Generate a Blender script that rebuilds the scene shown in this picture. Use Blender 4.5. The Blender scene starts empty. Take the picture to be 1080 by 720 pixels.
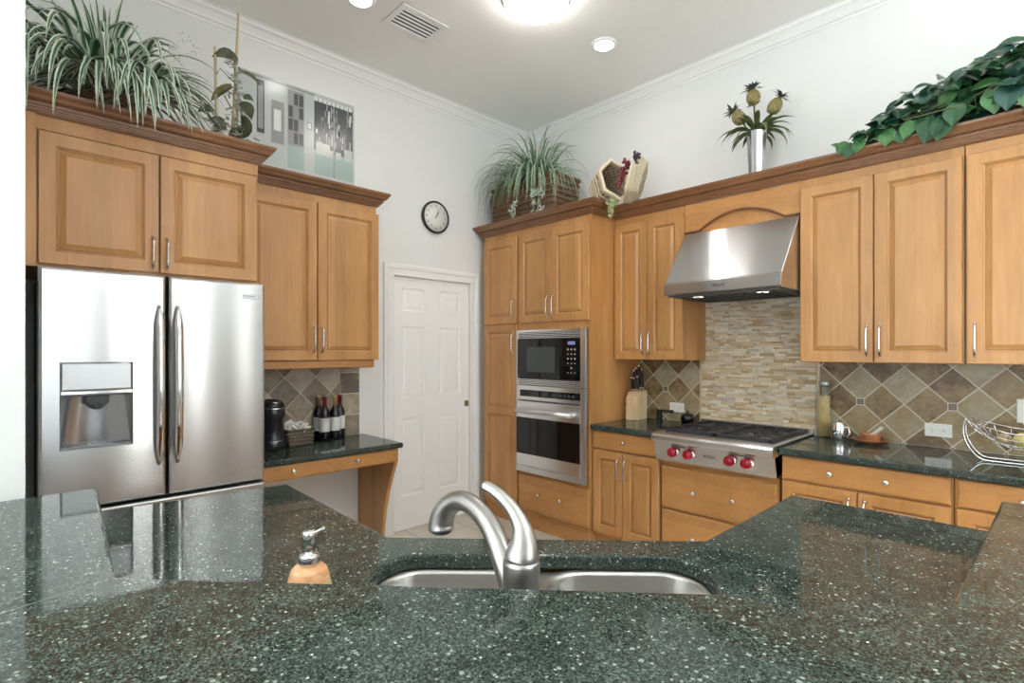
import bpy, bmesh, math, random
from mathutils import Vector, Matrix
random.seed(7)
SC = bpy.context.scene
COL = SC.collection
PI = math.pi

# ---------------------------------------------------------------- camera
cam = bpy.data.cameras.new('camera')
cam.sensor_width = 36.0
cam.lens = 556.0 / 1080.0 * 36.0
cam.shift_y = 10.0 / 1080.0
cam.clip_start = 0.05
camo = bpy.data.objects.new('camera', cam)
camo.location = (3.64, -3.70, 1.443)
camo.rotation_euler = (math.radians(90), 0, math.radians(46.2))
COL.objects.link(camo)
SC.camera = camo
SC.view_settings.view_transform = 'Standard'
SC.view_settings.look = 'None'
SC.view_settings.exposure = 0.73
SC.cycles.diffuse_bounces = 8
SC.cycles.max_bounces = 14
SC.view_settings.gamma = 1.0
SC.view_settings.use_curve_mapping = False

# ---------------------------------------------------------------- world and light levels
W = bpy.data.worlds.new('world')
SC.world = W
W.use_nodes = True
W.node_tree.nodes['Background'].inputs[0].default_value = (0.9, 0.95, 1.0, 1)
W.node_tree.nodes['Background'].inputs[1].default_value = 0.5
DAYLIGHT = 2.0        # panes of the tall windows facing the refrigerator
DAYLIGHT_S = 3.4      # panes of the patio doors facing the cooktop
DOME = 12.0
CEILING_FILL = 150.0  # glow of the two added bowls that lift the ceiling brightness
CAN = 30.0
CEIL = 3.55


# ---------------------------------------------------------------- node helper
class N:
    def __init__(s, name):
        s.m = bpy.data.materials.new(name)
        s.m.use_nodes = True
        s.t = s.m.node_tree
        s.b = s.t.nodes['Principled BSDF']

    def n(s, typ, props=None, **ins):
        nd = s.t.nodes.new(typ)
        for k, v in (props or {}).items():
            setattr(nd, k, v)
        for k, v in ins.items():
            key = int(k[1:]) if k[0] == 'i' and k[1:].isdigit() else k.replace('_', ' ')
            s.put(nd.inputs[key], v)
        return nd

    def put(s, sock, v):
        if isinstance(v, bpy.types.NodeSocket):
            s.t.links.new(v, sock)
        elif isinstance(v, bpy.types.Node):
            s.t.links.new(v.outputs[0], sock)
        else:
            sock.default_value = v

    def set(s, **ins):
        for k, v in ins.items():
            s.put(s.b.inputs[k.replace('_', ' ')], v)
        return s

    def math(s, op, a, b=0.0, c=None):
        nd = s.t.nodes.new('ShaderNodeMath')
        nd.operation = op
        s.put(nd.inputs[0], a)
        s.put(nd.inputs[1], b)
        if c is not None:
            s.put(nd.inputs[2], c)
        return nd.outputs[0]

    def ramp(s, fac, stops, interp='LINEAR'):
        nd = s.t.nodes.new('ShaderNodeValToRGB')
        cr = nd.color_ramp
        cr.interpolation = interp
        while len(cr.elements) < len(stops):
            cr.elements.new(0.5)
        for e, (p, c) in zip(cr.elements, stops):
            e.position = p
            e.color = (c[0], c[1], c[2], 1)
        s.put(nd.inputs[0], fac)
        return nd.outputs[0]

    def mix(s, fac, a, b, blend='MIX'):
        nd = s.t.nodes.new('ShaderNodeMix')
        nd.data_type = 'RGBA'
        nd.blend_type = blend
        s.put(nd.inputs[0], fac)
        s.put(nd.inputs[6], a if not isinstance(a, tuple) else (*a[:3], 1))
        s.put(nd.inputs[7], b if not isinstance(b, tuple) else (*b[:3], 1))
        return nd.outputs[2]

    def coord(s, which='Object'):
        return s.n('ShaderNodeTexCoord').outputs[which]

    def mapped(s, scale=(1, 1, 1), rot=(0, 0, 0), which='Object'):
        return s.n('ShaderNodeMapping', Vector=s.coord(which), Scale=scale, Rotation=rot).outputs[0]

    def noise(s, vec, scale, detail=4.0, rough=0.55):
        return s.n('ShaderNodeTexNoise', Vector=vec, Scale=scale, Detail=detail, Roughness=rough).outputs['Fac']

    def bump(s, h, strength=0.2, dist=0.01):
        nd = s.n('ShaderNodeBump', Strength=strength, Distance=dist, Height=h)
        s.put(s.b.inputs['Normal'], nd.outputs[0])


def plain(name, col, rough=0.5, metal=0.0, mott=0.06, mscale=35.0, **kw):
    n = N(name)
    n.set(Base_Color=(*col, 1), Roughness=rough, Metallic=metal)
    for k, v in kw.items():
        n.put(n.b.inputs[k.replace('_', ' ')], v)
    # very slight procedural mottling
    f = n.noise(n.coord(), mscale, 2.0)
    c = n.mix(f, tuple(x * (1 - mott) for x in col), tuple(min(1, x * (1 + mott)) for x in col))
    n.set(Base_Color=c)
    return n.m


def emit(name, col, strength):
    n = N(name)
    n.set(Base_Color=(0, 0, 0, 1), Roughness=0.6)
    n.put(n.b.inputs['Emission Color'], (*col, 1))
    n.put(n.b.inputs['Emission Strength'], strength)
    return n.m


def wood(name, dark, mid, light, horiz=False, rough=0.38):
    n = N(name)
    sep = n.n('ShaderNodeSeparateXYZ', Vector=n.coord())
    x, y, z = sep.outputs
    s_ = n.math('ADD', x, y)
    d_ = n.math('SUBTRACT', x, y)
    if horiz:
        v = n.n('ShaderNodeCombineXYZ', X=z, Y=n.math('MULTIPLY', d_, 0.5), Z=s_)
        a = z
        bw = 0.09
    else:
        v = n.n('ShaderNodeCombineXYZ', X=s_, Y=n.math('MULTIPLY', d_, 0.5), Z=z)
        a = s_
        bw = 0.075
    mp = n.n('ShaderNodeMapping', Vector=v.outputs[0], Scale=(1, 1, 0.09))
    mp2 = n.n('ShaderNodeMapping', Vector=v.outputs[0], Scale=(1, 1, 0.35))
    board = n.n('ShaderNodeTexWhiteNoise', {'noise_dimensions': '1D'}, W=n.math('FLOOR', n.math('DIVIDE', a, bw)))
    g1 = n.noise(mp.outputs[0], 55.0, 5.0, 0.6)
    g2 = n.noise(mp2.outputs[0], 7.0, 3.0, 0.5)
    f = n.math('ADD', n.math('MULTIPLY', g1, 0.45), n.math('MULTIPLY', g2, 0.55))
    col = n.ramp(f, [(0.3, dark), (0.5, mid), (0.7, light)])
    tone = n.math('ADD', 0.90, n.math('MULTIPLY', board.outputs[0], 0.18))
    oi = n.n('ShaderNodeObjectInfo')
    tone2 = n.math('ADD', 0.94, n.math('MULTIPLY', oi.outputs['Random'], 0.12))
    col = n.mix(1.0, col, n.n('ShaderNodeCombineColor', Red=n.math('MULTIPLY', tone, tone2),
                              Green=n.math('MULTIPLY', tone, tone2), Blue=n.math('MULTIPLY', tone, tone2)).outputs[0], 'MULTIPLY')
    n.set(Base_Color=col, Roughness=rough)
    n.put(n.b.inputs['Coat Weight'], 0.05)
    n.put(n.b.inputs['Coat Roughness'], 0.18)
    return n.m


def granite(name):
    n = N(name)
    vec = n.coord()
    w = n.n('ShaderNodeTexNoise', Vector=vec, Scale=90.0, Detail=2.0)
    wv = n.n('ShaderNodeVectorMath', {'operation': 'MULTIPLY_ADD'}, i0=w.outputs['Color'], i1=(0.006, 0.006, 0.006), i2=vec)
    v1 = n.n('ShaderNodeTexVoronoi', Vector=wv.outputs[0], Scale=430.0)
    r1 = n.n('ShaderNodeSeparateColor', Color=v1.outputs['Color']).outputs[0]
    base = n.ramp(r1, [(0.0, (0.008, 0.013, 0.011)), (0.40, (0.026, 0.038, 0.033)), (0.80, (0.056, 0.076, 0.067)), (1.0, (0.12, 0.15, 0.135))])
    lump = n.noise(vec, 16.0, 3.0)
    base = n.mix(1.0, base, n.ramp(lump, [(0.3, (0.72, 0.72, 0.72)), (0.7, (1.2, 1.2, 1.2))]), 'MULTIPLY')
    col = base
    for sc_, thr, rad in ((170.0, 0.93, 0.42), (75.0, 0.962, 0.26)):
        v2 = n.n('ShaderNodeTexVoronoi', Vector=wv.outputs[0], Scale=sc_)
        c2 = n.n('ShaderNodeSeparateColor', Color=v2.outputs['Color'])
        sel = n.math('MULTIPLY', n.math('GREATER_THAN', c2.outputs[1], thr), n.math('LESS_THAN', v2.outputs['Distance'], rad))
        flake = n.ramp(c2.outputs[2], [(0.0, (0.16, 0.20, 0.17)), (0.6, (0.28, 0.31, 0.27)), (1.0, (0.50, 0.53, 0.48))])
        col = n.mix(sel, col, flake)
    n.set(Base_Color=col, Roughness=0.05)
    n.put(n.b.inputs['Specular IOR Level'], 0.25)
    return n.m


def steel(name, base=0.60, rough=0.27, aniso=0.75):
    n = N(name)
    mp = n.n('ShaderNodeMapping', Vector=n.coord('UV'), Scale=(1.5, 220.0, 1.0))
    f = n.noise(mp.outputs[0], 3.0, 3.0)
    col = n.mix(f, (base * 0.98, base * 0.98, base * 0.985), (base * 1.02, base * 1.02, base * 1.02))
    n.set(Base_Color=col, Metallic=1.0, Roughness=n.math('ADD', rough - 0.01, n.math('MULTIPLY', f, 0.02)))
    n.put(n.b.inputs['Anisotropic'], aniso)
    n.put(n.b.inputs['Anisotropic Rotation'], 0.25)
    tg = n.n('ShaderNodeTangent', {'direction_type': 'UV_MAP'})
    n.put(n.b.inputs['Tangent'], tg.outputs[0])
    return n.m


def diamond_tile(name, axis, origin, half, square=False):
    """Tumbled stone tile: diagonal grid of half-diagonal `half`, centred on origin (s, z)."""
    n = N(name)
    geo = n.n('ShaderNodeNewGeometry')
    sep = n.n('ShaderNodeSeparateXYZ', Vector=geo.outputs['Position'])
    s_ = n.math('SUBTRACT', sep.outputs[0 if axis == 'x' else 1], origin[0])
    z_ = n.math('SUBTRACT', sep.outputs[2], origin[1])
    if square:
        u = n.math('DIVIDE', s_, half)
        v = n.math('DIVIDE', z_, half)
    else:
        u = n.math('DIVIDE', n.math('ADD', s_, z_), 2 * half)
        v = n.math('DIVIDE', n.math('SUBTRACT', s_, z_), 2 * half)
    idv = n.n('ShaderNodeCombineXYZ', X=n.math('FLOOR', u), Y=n.math('FLOOR', v), Z=0.37)
    wn = n.n('ShaderNodeTexWhiteNoise', {'noise_dimensions': '3D'}, Vector=idv.outputs[0])
    off = n.n('ShaderNodeVectorMath', {'operation': 'MULTIPLY_ADD'}, i0=wn.outputs['Color'], i1=(7, 7, 7), i2=geo.outputs['Position'])
    n1 = n.noise(off.outputs[0], 9.0, 6.0, 0.65)
    n2 = n.noise(off.outputs[0], 34.0, 5.0, 0.7)
    tone = n.math('ADD', n.math('MULTIPLY', n.math('SUBTRACT', n1, 0.5), 1.5),
                  n.math('ADD', n.math('MULTIPLY', n.math('SUBTRACT', n2, 0.5), 1.0), wn.outputs['Value']))
    if axis == 'x':
        col = n.ramp(tone, [(0.0, (0.115, 0.070, 0.030)), (0.3, (0.235, 0.160, 0.075)), (0.6, (0.30, 0.235, 0.125)),
                            (0.85, (0.33, 0.29, 0.20)), (1.0, (0.40, 0.35, 0.24))])
    else:
        col = n.ramp(tone, [(0.0, (0.15, 0.125, 0.10)), (0.35, (0.26, 0.21, 0.155)), (0.7, (0.36, 0.31, 0.235)),
                            (1.0, (0.50, 0.46, 0.39))])
    fu = n.math('FRACT', u)
    fv = n.math('FRACT', v)
    du = n.math('MINIMUM', fu, n.math('SUBTRACT', 1.0, fu))
    dv = n.math('MINIMUM', fv, n.math('SUBTRACT', 1.0, fv))
    dm = n.math('MINIMUM', du, dv)
    g = n.math('LESS_THAN', dm, 0.020)
    n.set(Base_Color=n.mix(g, col, (0.60, 0.56, 0.48)), Roughness=n.math('ADD', 0.38, n.math('MULTIPLY', g, 0.4)))
    hgt = n.math('ADD', n.math('MULTIPLY', n.math('MINIMUM', dm, 0.035), 20.0), n.math('MULTIPLY', n2, 0.25))
    n.bump(hgt, 0.35, 0.004)
    return n.m


def floor_tiles(name):
    n = N(name)
    geo = n.n('ShaderNodeNewGeometry')
    mp = n.n('ShaderNodeMapping', Vector=geo.outputs['Position'], Location=(0.16, 0.13, 0))
    br = n.n('ShaderNodeTexBrick', {'offset': 0.0, 'squash': 1.0}, Vector=mp.outputs[0], Scale=1.0, Mortar_Size=0.006,
             Mortar_Smooth=0.1, Brick_Width=0.42, Row_Height=0.42, Color1=(0.64, 0.60, 0.53, 1), Color2=(0.58, 0.54, 0.47, 1),
             Mortar=(0.33, 0.30, 0.26, 1))
    f = n.noise(geo.outputs['Position'], 6.0, 5.0)
    n.set(Base_Color=n.mix(n.math('MULTIPLY', f, 0.35), br.outputs['Color'], (0.50, 0.45, 0.38)), Roughness=0.3)
    return n.m


def wicker(name, c1, c2, sx=90, sz=70):
    n = N(name)
    v = n.coord()
    w1 = n.n('ShaderNodeTexWave', {'wave_type': 'BANDS', 'bands_direction': 'Z'}, Vector=v, Scale=sz / 6.28, Distortion=1.5, Detail=1.0)
    sep = n.n('ShaderNodeSeparateXYZ', Vector=v)
    d = n.math('ADD', sep.outputs[0], sep.outputs[1])
    w2 = n.math('SINE', n.math('ADD', n.math('MULTIPLY', d, sx * 2), n.math('MULTIPLY', n.math('FLOOR', n.math('MULTIPLY', sep.outputs[2], sz / 3.14)), PI)))
    f = n.math('ADD', n.math('MULTIPLY', w1.outputs['Fac'], 0.6), n.math('MULTIPLY', w2, 0.25))
    nz = n.noise(v, 40.0, 3.0)
    col = n.ramp(n.math('ADD', n.math('MULTIPLY', f, 0.7), n.math('MULTIPLY', nz, 0.35)), [(0.15, tuple(x * 0.45 for x in c1)), (0.45, c1), (0.85, c2)])
    n.set(Base_Color=col, Roughness=0.75)
    n.bump(f, 0.8, 0.006)
    return n.m


def leafmat(name, c1, c2, rough=0.4, scale=30):
    n = N(name)
    f = n.noise(n.coord(), scale, 3.0)
    n.set(Base_Color=n.ramp(f, [(0.3, c1), (0.7, c2)]), Roughness=rough)
    n.put(n.b.inputs['Subsurface Weight'], 0.0)
    return n.m


def glassmat(name):
    n = N(name)
    out = n.t.nodes['Material Output']
    tr = n.n('ShaderNodeBsdfTransparent', Color=(0.95, 0.97, 0.96, 1))
    gl = n.n('ShaderNodeBsdfGlossy', Color=(1, 1, 1, 1), Roughness=0.03)
    lw = n.n('ShaderNodeLayerWeight', Blend=0.5)
    fz_ = n.math('MULTIPLY_ADD', n.math('POWER', lw.outputs['Facing'], 4.0), 0.6, 0.03)
    mx = n.n('ShaderNodeMixShader', i0=fz_, i1=tr.outputs[0], i2=gl.outputs[0])
    n.t.links.new(mx.outputs[0], out.inputs['Surface'])
    return n.m


M = {}
M['wall'] = plain('wall_paint', (0.77, 0.785, 0.785), 0.75, mott=0.01, mscale=2.0)
M['ceil'] = plain('ceiling_paint', (0.90, 0.91, 0.905), 0.85, mott=0.01, mscale=2.0)
M['trim'] = plain('trim_paint', (0.86, 0.875, 0.88), 0.4, mott=0.01)
M['taupe'] = plain('taupe_paint', (0.38, 0.38, 0.375), 0.8, mott=0.01)
M['door'] = plain('door_paint', (0.90, 0.915, 0.92), 0.38, mott=0.01)
M['floor'] = floor_tiles('floor_tiles')
M['wood'] = wood('maple_upright', (0.39, 0.182, 0.058), (0.47, 0.234, 0.080), (0.54, 0.286, 0.106))
M['woodh'] = wood('maple_level', (0.38, 0.172, 0.053), (0.46, 0.222, 0.073), (0.52, 0.266, 0.095), True)
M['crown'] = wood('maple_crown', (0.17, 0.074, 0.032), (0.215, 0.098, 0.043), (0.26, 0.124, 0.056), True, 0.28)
M['woodin'] = plain('cabinet_gap', (0.10, 0.05, 0.025), 0.7)
M['granite'] = granite('green_granite')
M['steel'] = steel('brushed_steel', 0.58, 0.21, 1.0)
M['steelw'] = steel('brushed_steel_warm', 0.74, 0.27, 1.0)
M['steel_edge'] = plain('steel_edge', (0.72, 0.73, 0.75), 0.32, 1.0, mott=0.02)
M['chrome'] = plain('chrome', (0.80, 0.80, 0.82), 0.10, 1.0, mott=0.0)
M['nickel'] = plain('satin_nickel', (0.43, 0.42, 0.405), 0.32, 1.0, mott=0.01)
M['pull'] = plain('pull_nickel', (0.66, 0.66, 0.66), 0.2, 1.0)
M['blackglass'] = plain('black_glass', (0.004, 0.004, 0.005), 0.03)
M['black'] = plain('black_satin', (0.012, 0.012, 0.014), 0.35)
M['blackm'] = plain('cast_iron', (0.024, 0.024, 0.026), 0.42)
M['darkgrey'] = plain('dark_grey', (0.05, 0.055, 0.06), 0.5)
M['grey'] = plain('mid_grey', (0.33, 0.34, 0.36), 0.4)
M['white'] = plain('white_plastic', (0.80, 0.80, 0.78), 0.35)
M['red'] = plain('red_knob', (0.27, 0.004, 0.014), 0.22)
M['legend'] = plain('pale_legend', (0.55, 0.57, 0.60), 0.5)
M['tilex'] = diamond_tile('diagonal_stone_tile', 'x', (2.806, 1.140), 0.1065)
M['tilexl'] = diamond_tile('diagonal_stone_tile_left', 'x', (1.512, 1.150), 0.1065)
M['tiley'] = diamond_tile('diagonal_stone_tile_grey', 'y', (-2.237, 1.152), 0.108)
M['tileb'] = diamond_tile('square_border_tile', 'y', (-1.950, 0.82), 0.155, True)
M['grout'] = plain('grout', (0.60, 0.56, 0.48), 0.8)
M['inset'] = plain('inset_mosaic', (0.13, 0.10, 0.075), 0.25)
M['stripe'] = plain('travertine_strip', (0.60, 0.50, 0.34), 0.5)


# ---------------------------------------------------------------- mesh builder
def RW(s, d, z):      # right wall: s along the wall, d out from it
    return Vector((s, -d, z))


def LW(s, d, z):      # left wall
    return Vector((d, s, z))


def WD(x, y, z):
    return Vector((x, y, z))


Q = math.sqrt(0.5)
PX, PY = 3.64, -3.70


def PN(r, w, z):      # frame of the diagonal bar: r along it, w across towards the kitchen
    return Vector((PX + Q * r - Q * w, PY + Q * r + Q * w, z))


def smooth_path(pts, *radii, k=5):
    """Catmull-Rom refinement of a path and its radii."""
    rows = [list(p) + [r[i] for r in radii] for i, p in enumerate(pts)]
    out = []
    n = len(rows)
    for i in range(n - 1):
        a, b, c, d = rows[max(0, i - 1)], rows[i], rows[i + 1], rows[min(n - 1, i + 2)]
        for j in range(k):
            q = j / k
            out.append([0.5 * (2 * b[t] + (c[t] - a[t]) * q + (2 * a[t] - 5 * b[t] + 4 * c[t] - d[t]) * q * q + (3 * b[t] - a[t] - 3 * c[t] + d[t]) * q ** 3)
                        for t in range(len(b))])
    out.append(rows[-1])
    return [tuple(o[:3]) for o in out], [[max(0.001, o[3 + m]) for o in out] for m in range(len(radii))]


class MB:
    def __init__(s, T=WD):
        s.T = T
        s.v, s.f, s.m, s.uv = [], [], [], []
        s.sm = []

    def add(s, pts, faces, mi=0, smooth=False, mapped=False):
        o = len(s.v)
        for p in pts:
            s.v.append(Vector(p) if mapped else s.T(*p))
            s.uv.append(None)
        for f in faces:
            s.f.append([i + o for i in f])
            s.m.append(mi)
            s.sm.append(smooth)
        return o

    def box(s, a0, a1, b0, b1, c0, c1, mi=0):
        p = [(a, b, c) for a in (a0, a1) for b in (b0, b1) for c in (c0, c1)]
        s.add(p, [(0, 1, 3, 2), (4, 6, 7, 5), (0, 4, 5, 1), (2, 3, 7, 6), (0, 2, 6, 4), (1, 5, 7, 3)], mi)
        return s

    def prism(s, poly, z0, z1, mi=0):
        n = len(poly)
        p = [(x, y, z0) for x, y in poly] + [(x, y, z1) for x, y in poly]
        s.add(p, [tuple(range(n))[::-1], tuple(range(n, 2 * n))] + [(i, (i + 1) % n, n + (i + 1) % n, n + i) for i in range(n)], mi)
        return s

    def prism_s(s, poly, s0, s1, mi=0):
        """profile poly of (d, z) pushed along s."""
        n = len(poly)
        p = [(s0, d, z) for d, z in poly] + [(s1, d, z) for d, z in poly]
        s.add(p, [tuple(range(n))[::-1], tuple(range(n, 2 * n))] + [(i, (i + 1) % n, n + (i + 1) % n, n + i) for i in range(n)], mi)
        return s

    def prism_d(s, poly, d0, d1, mi=0):
        """outline poly of (s, z) pushed along d."""
        n = len(poly)
        p = [(a, d0, z) for a, z in poly] + [(a, d1, z) for a, z in poly]
        s.add(p, [tuple(range(n))[::-1], tuple(range(n, 2 * n))] + [(i, (i + 1) % n, n + (i + 1) % n, n + i) for i in range(n)], mi)
        return s

    def rings(s, rects, cap=True, back=True, mi=0, mis=None):
        """nested rectangles (s0, s1, z0, z1, d) joined into one panel."""
        p, f = [], []
        o = len(s.f)
        for (a0, a1, z0, z1, d) in rects:
            p += [(a0, d, z0), (a1, d, z0), (a1, d, z1), (a0, d, z1)]
        if back:
            f.append((3, 2, 1, 0))
        for k in range(len(rects) - 1):
            for i in range(4):
                f.append((4 * k + i, 4 * k + (i + 1) % 4, 4 * k + 4 + (i + 1) % 4, 4 * k + 4 + i))
        if cap:
            k = 4 * (len(rects) - 1)
            f.append((k, k + 1, k + 2, k + 3))
        o2 = len(s.m)
        s.add(p, f, mi)
        for g, m_ in (mis or {}).items():
            b_ = o2 + (1 if back else 0) + 4 * g
            for i in range(b_, b_ + 4):
                s.m[i] = m_
        return s

    def lathe(s, c, prof, n=24, axis=None, mi=0, smooth=True, mapped=False, scale=(1, 1)):
        """prof of (radius, height) about axis through c (world coords)."""
        c = Vector(c)
        ax = Vector(axis).normalized() if axis is not None else Vector((0, 0, 1))
        u = ax.orthogonal().normalized() if abs(ax.z) < 0.999 else Vector((1, 0, 0))
        w = ax.cross(u)
        pts, f = [], []
        for r, h in prof:
            for i in range(n):
                a = 2 * PI * i / n
                pts.append(c + ax * h + u * (r * scale[0] * math.cos(a)) + w * (r * scale[1] * math.sin(a)))
        for k in range(len(prof) - 1):
            for i in range(n):
                f.append((k * n + i, k * n + (i + 1) % n, (k + 1) * n + (i + 1) % n, (k + 1) * n + i))
        if prof[0][0] > 1e-5:
            f.append(tuple(range(n))[::-1])
        if prof[-1][0] > 1e-5:
            f.append(tuple(range((len(prof) - 1) * n, len(prof) * n)))
        s.add(pts, f, mi, smooth, True)
        return s

    def tube(s, pts, r, n=10, mi=0, closed=False, r2=None, axis1=None, smooth=True):
        """sweep of a circle (or ellipse r / r2 with first axis nearest axis1) along world points."""
        P = [Vector(p) for p in pts]
        m = len(P)
        rr = r if isinstance(r, (list, tuple)) else [r] * m
        r2 = rr if r2 is None else (r2 if isinstance(r2, (list, tuple)) else [r2] * m)
        u = None
        V, f = [], []
        for k in range(m):
            if closed:
                t = P[(k + 1) % m] - P[k - 1]
            else:
                t = P[min(k + 1, m - 1)] - P[max(k - 1, 0)]
            t.normalize()
            if axis1 is not None:
                u = Vector(axis1) - t * t.dot(Vector(axis1))
                u.normalize()
            elif u is None:
                u = t.orthogonal().normalized()
            else:
                u = u - t * t.dot(u)
                u.normalize()
            w = t.cross(u)
            for i in range(n):
                a = 2 * PI * i / n
                V.append(P[k] + u * (rr[k] * math.cos(a)) + w * (r2[k] * math.sin(a)))
        for k in range(m if closed else m - 1):
            k2 = (k + 1) % m
            for i in range(n):
                f.append((k * n + i, k * n + (i + 1) % n, k2 * n + (i + 1) % n, k2 * n + i))
        if not closed:
            f.append(tuple(range(n))[::-1])
            f.append(tuple(range((m - 1) * n, m * n)))
        s.add(V, f, mi, smooth, True)
        return s

    def ball(s, c, r, n=10, mi=0, sc=(1, 1, 1)):
        c = Vector(c)
        m = max(4, n // 2 + 1)
        V, f = [], []
        for j in range(m + 1):
            th = PI * j / m
            for i in range(n):
                a = 2 * PI * i / n
                V.append(c + Vector((r * sc[0] * math.sin(th) * math.cos(a), r * sc[1] * math.sin(th) * math.sin(a), r * sc[2] * math.cos(th))))
        for j in range(m):
            for i in range(n):
                f.append((j * n + i, j * n + (i + 1) % n, (j + 1) * n + (i + 1) % n, (j + 1) * n + i))
        s.add(V, f, mi, True, True)
        return s

    def sweep(s, path, prof, mi=0, side=1):
        """mouldings: path of (x, y) world, prof of (out, z), mitred corners; out is to the right of travel when side=1."""
        n, m = len(path), len(prof)
        V, f = [], []
        P = [Vector((a, b)) for a, b in path]
        for k in range(n):
            d1 = (P[k] - P[k - 1]).normalized() if k > 0 else None
            d2 = (P[k + 1] - P[k]).normalized() if k < n - 1 else None
            if d1 is None:
                d1 = d2
            if d2 is None:
                d2 = d1
            n1 = Vector((d1.y, -d1.x)) * side
            n2 = Vector((d2.y, -d2.x)) * side
            b = n1 + n2
            b = b / max(1e-6, b.dot(n1)) if b.length > 1e-6 else n1
            for o, z in prof:
                q = P[k] + b * o
                V.append((q.x, q.y, z))
        for k in range(n - 1):
            for i in range(m):
                f.append((k * m + i, k * m + (i + 1) % m, (k + 1) * m + (i + 1) % m, (k + 1) * m + i))
        f.append(tuple(range(m))[::-1])
        f.append(tuple(range((n - 1) * m, n * m)))
        s.add(V, f, mi, False, True)
        return s

    def text(s, body, fn, size, mi=0, ex=0.0006, width=None):
        cu = bpy.data.curves.new('lettering', 'FONT')
        cu.body = body
        cu.size = size
        cu.extrude = ex
        cu.align_x = 'CENTER'
        cu.align_y = 'CENTER'
        cu.resolution_u = 3
        ob = bpy.data.objects.new('lettering', cu)
        COL.objects.link(ob)
        bpy.context.view_layer.update()
        me = bpy.data.meshes.new_from_object(ob)
        xs = [v.co.x for v in me.vertices]
        kx = 1.0 if width is None or not xs else width / (max(xs) - min(xs))
        pts = [fn(v.co.x * kx, v.co.y, v.co.z) for v in me.vertices]
        s.add(pts, [tuple(p.vertices) for p in me.polygons], mi, False, True)
        bpy.data.objects.remove(ob)
        bpy.data.curves.remove(cu)
        bpy.data.meshes.remove(me)
        return s

    def build(s, name, mats, parent=None, bevel=0.0, seg=2, uv=None, origin=None, recalc=True, angle=35, colors=None):
        if not isinstance(mats, (list, tuple)):
            mats = [mats]
        if parent is not None:
            L = root_loc(parent)
        elif origin is not None:
            L = Vector(origin)
        else:
            xs = [v.x for v in s.v]
            ys = [v.y for v in s.v]
            zs = [v.z for v in s.v]
            L = Vector(((min(xs) + max(xs)) / 2, (min(ys) + max(ys)) / 2, min(zs)))
        me = bpy.data.meshes.new(name)
        me.from_pydata([v - L for v in s.v], [], s.f)
        for mt in mats:
            me.materials.append(M[mt] if isinstance(mt, str) else mt)
        me.polygons.foreach_set('material_index', s.m)
        me.polygons.foreach_set('use_smooth', s.sm)
        if colors is not None:
            at = me.color_attributes.new('stone', 'FLOAT_COLOR', 'POINT')
            for i, c in enumerate(colors):
                at.data[i].color = (*c, 1)
        if recalc:
            bm = bmesh.new()
            bm.from_mesh(me)
            bmesh.ops.recalc_face_normals(bm, faces=bm.faces)
            bm.to_mesh(me)
            bm.free()
        if uv is not None:
            ul = me.uv_layers.new(name='UVMap')
            for p in me.polygons:
                for li in p.loop_indices:
                    w = me.vertices[me.loops[li].vertex_index].co
                    ul.data[li].uv = uv(w)
        ob = bpy.data.objects.new(name, me)
        COL.objects.link(ob)
        if parent is not None:
            ob.parent = parent
        else:
            ob.location = L
        if bevel > 0:
            bv = ob.modifiers.new('bevel', 'BEVEL')
            bv.width = bevel
            bv.segments = seg
            bv.limit_method = 'ANGLE'
            bv.angle_limit = math.radians(angle)
            bv.harden_normals = False
        return ob


def root_loc(o):
    while o.parent is not None:
        o = o.parent
    return Vector(o.location)


def UVR(p):
    return (p.x, p.z + 0.7 * p.y)


def UVL(p):
    return (p.y, p.z)


def thing(name, loc, label, cat, group=None):
    o = bpy.data.objects.new(name, None)
    o.empty_display_size = 0.05
    COL.objects.link(o)
    o.location = loc
    return tag(o, label, cat, group)


def tag(o, label, cat, group=None, kind=None):
    o['label'] = label
    o['category'] = cat
    if group:
        o['group'] = group
    if kind:
        o['kind'] = kind
    return o


def struct(o, label=None, cat=None):
    o['kind'] = 'structure'
    if label:
        o['label'] = label
    if cat:
        o['category'] = cat
    return o


def copy_tree(o, parent=None):
    c = o.copy()
    COL.objects.link(c)
    if parent is not None:
        c.parent = parent
    for ch in list(o.children):
        copy_tree(ch, c)
    return c


# ================================================================ SETTING
RX, RY = 6.6, -7.6
mb = MB(); mb.box(-0.12, RX + 0.12, RY - 0.12, 0.12, -0.1, 0.0)
struct(mb.build('floor', 'floor'), 'cream square tile floor', 'floor')
mb = MB(); mb.box(-0.12, RX + 0.12, RY - 0.12, 0.12, CEIL, CEIL + 0.1)
struct(mb.build('ceiling', 'ceil'), 'flat white ceiling', 'ceiling')
# left wall with the door opening
DY0, DY1, DZ = -1.500, -0.728, 2.04
mb = MB(LW)
mb.box(RY, DY0, -0.12, 0, 0, CEIL).box(DY1, 0.0, -0.12, 0, 0, CEIL).box(DY0, DY1, -0.12, 0, DZ, CEIL)
struct(mb.build('wall_left', 'wall'), 'white painted wall with the pantry door', 'wall')
mb = MB(RW); mb.box(-0.12, RX, -0.12, 0, 0, CEIL)
struct(mb.build('wall_right', 'wall'), 'white painted wall behind the hood', 'wall')
mb = MB(); mb.box(0.0, 1.785, -3.95, -3.665, 0, CEIL)
struct(mb.build('wall_stub', 'wall'), 'white wall end beside the refrigerator', 'wall')
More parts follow.
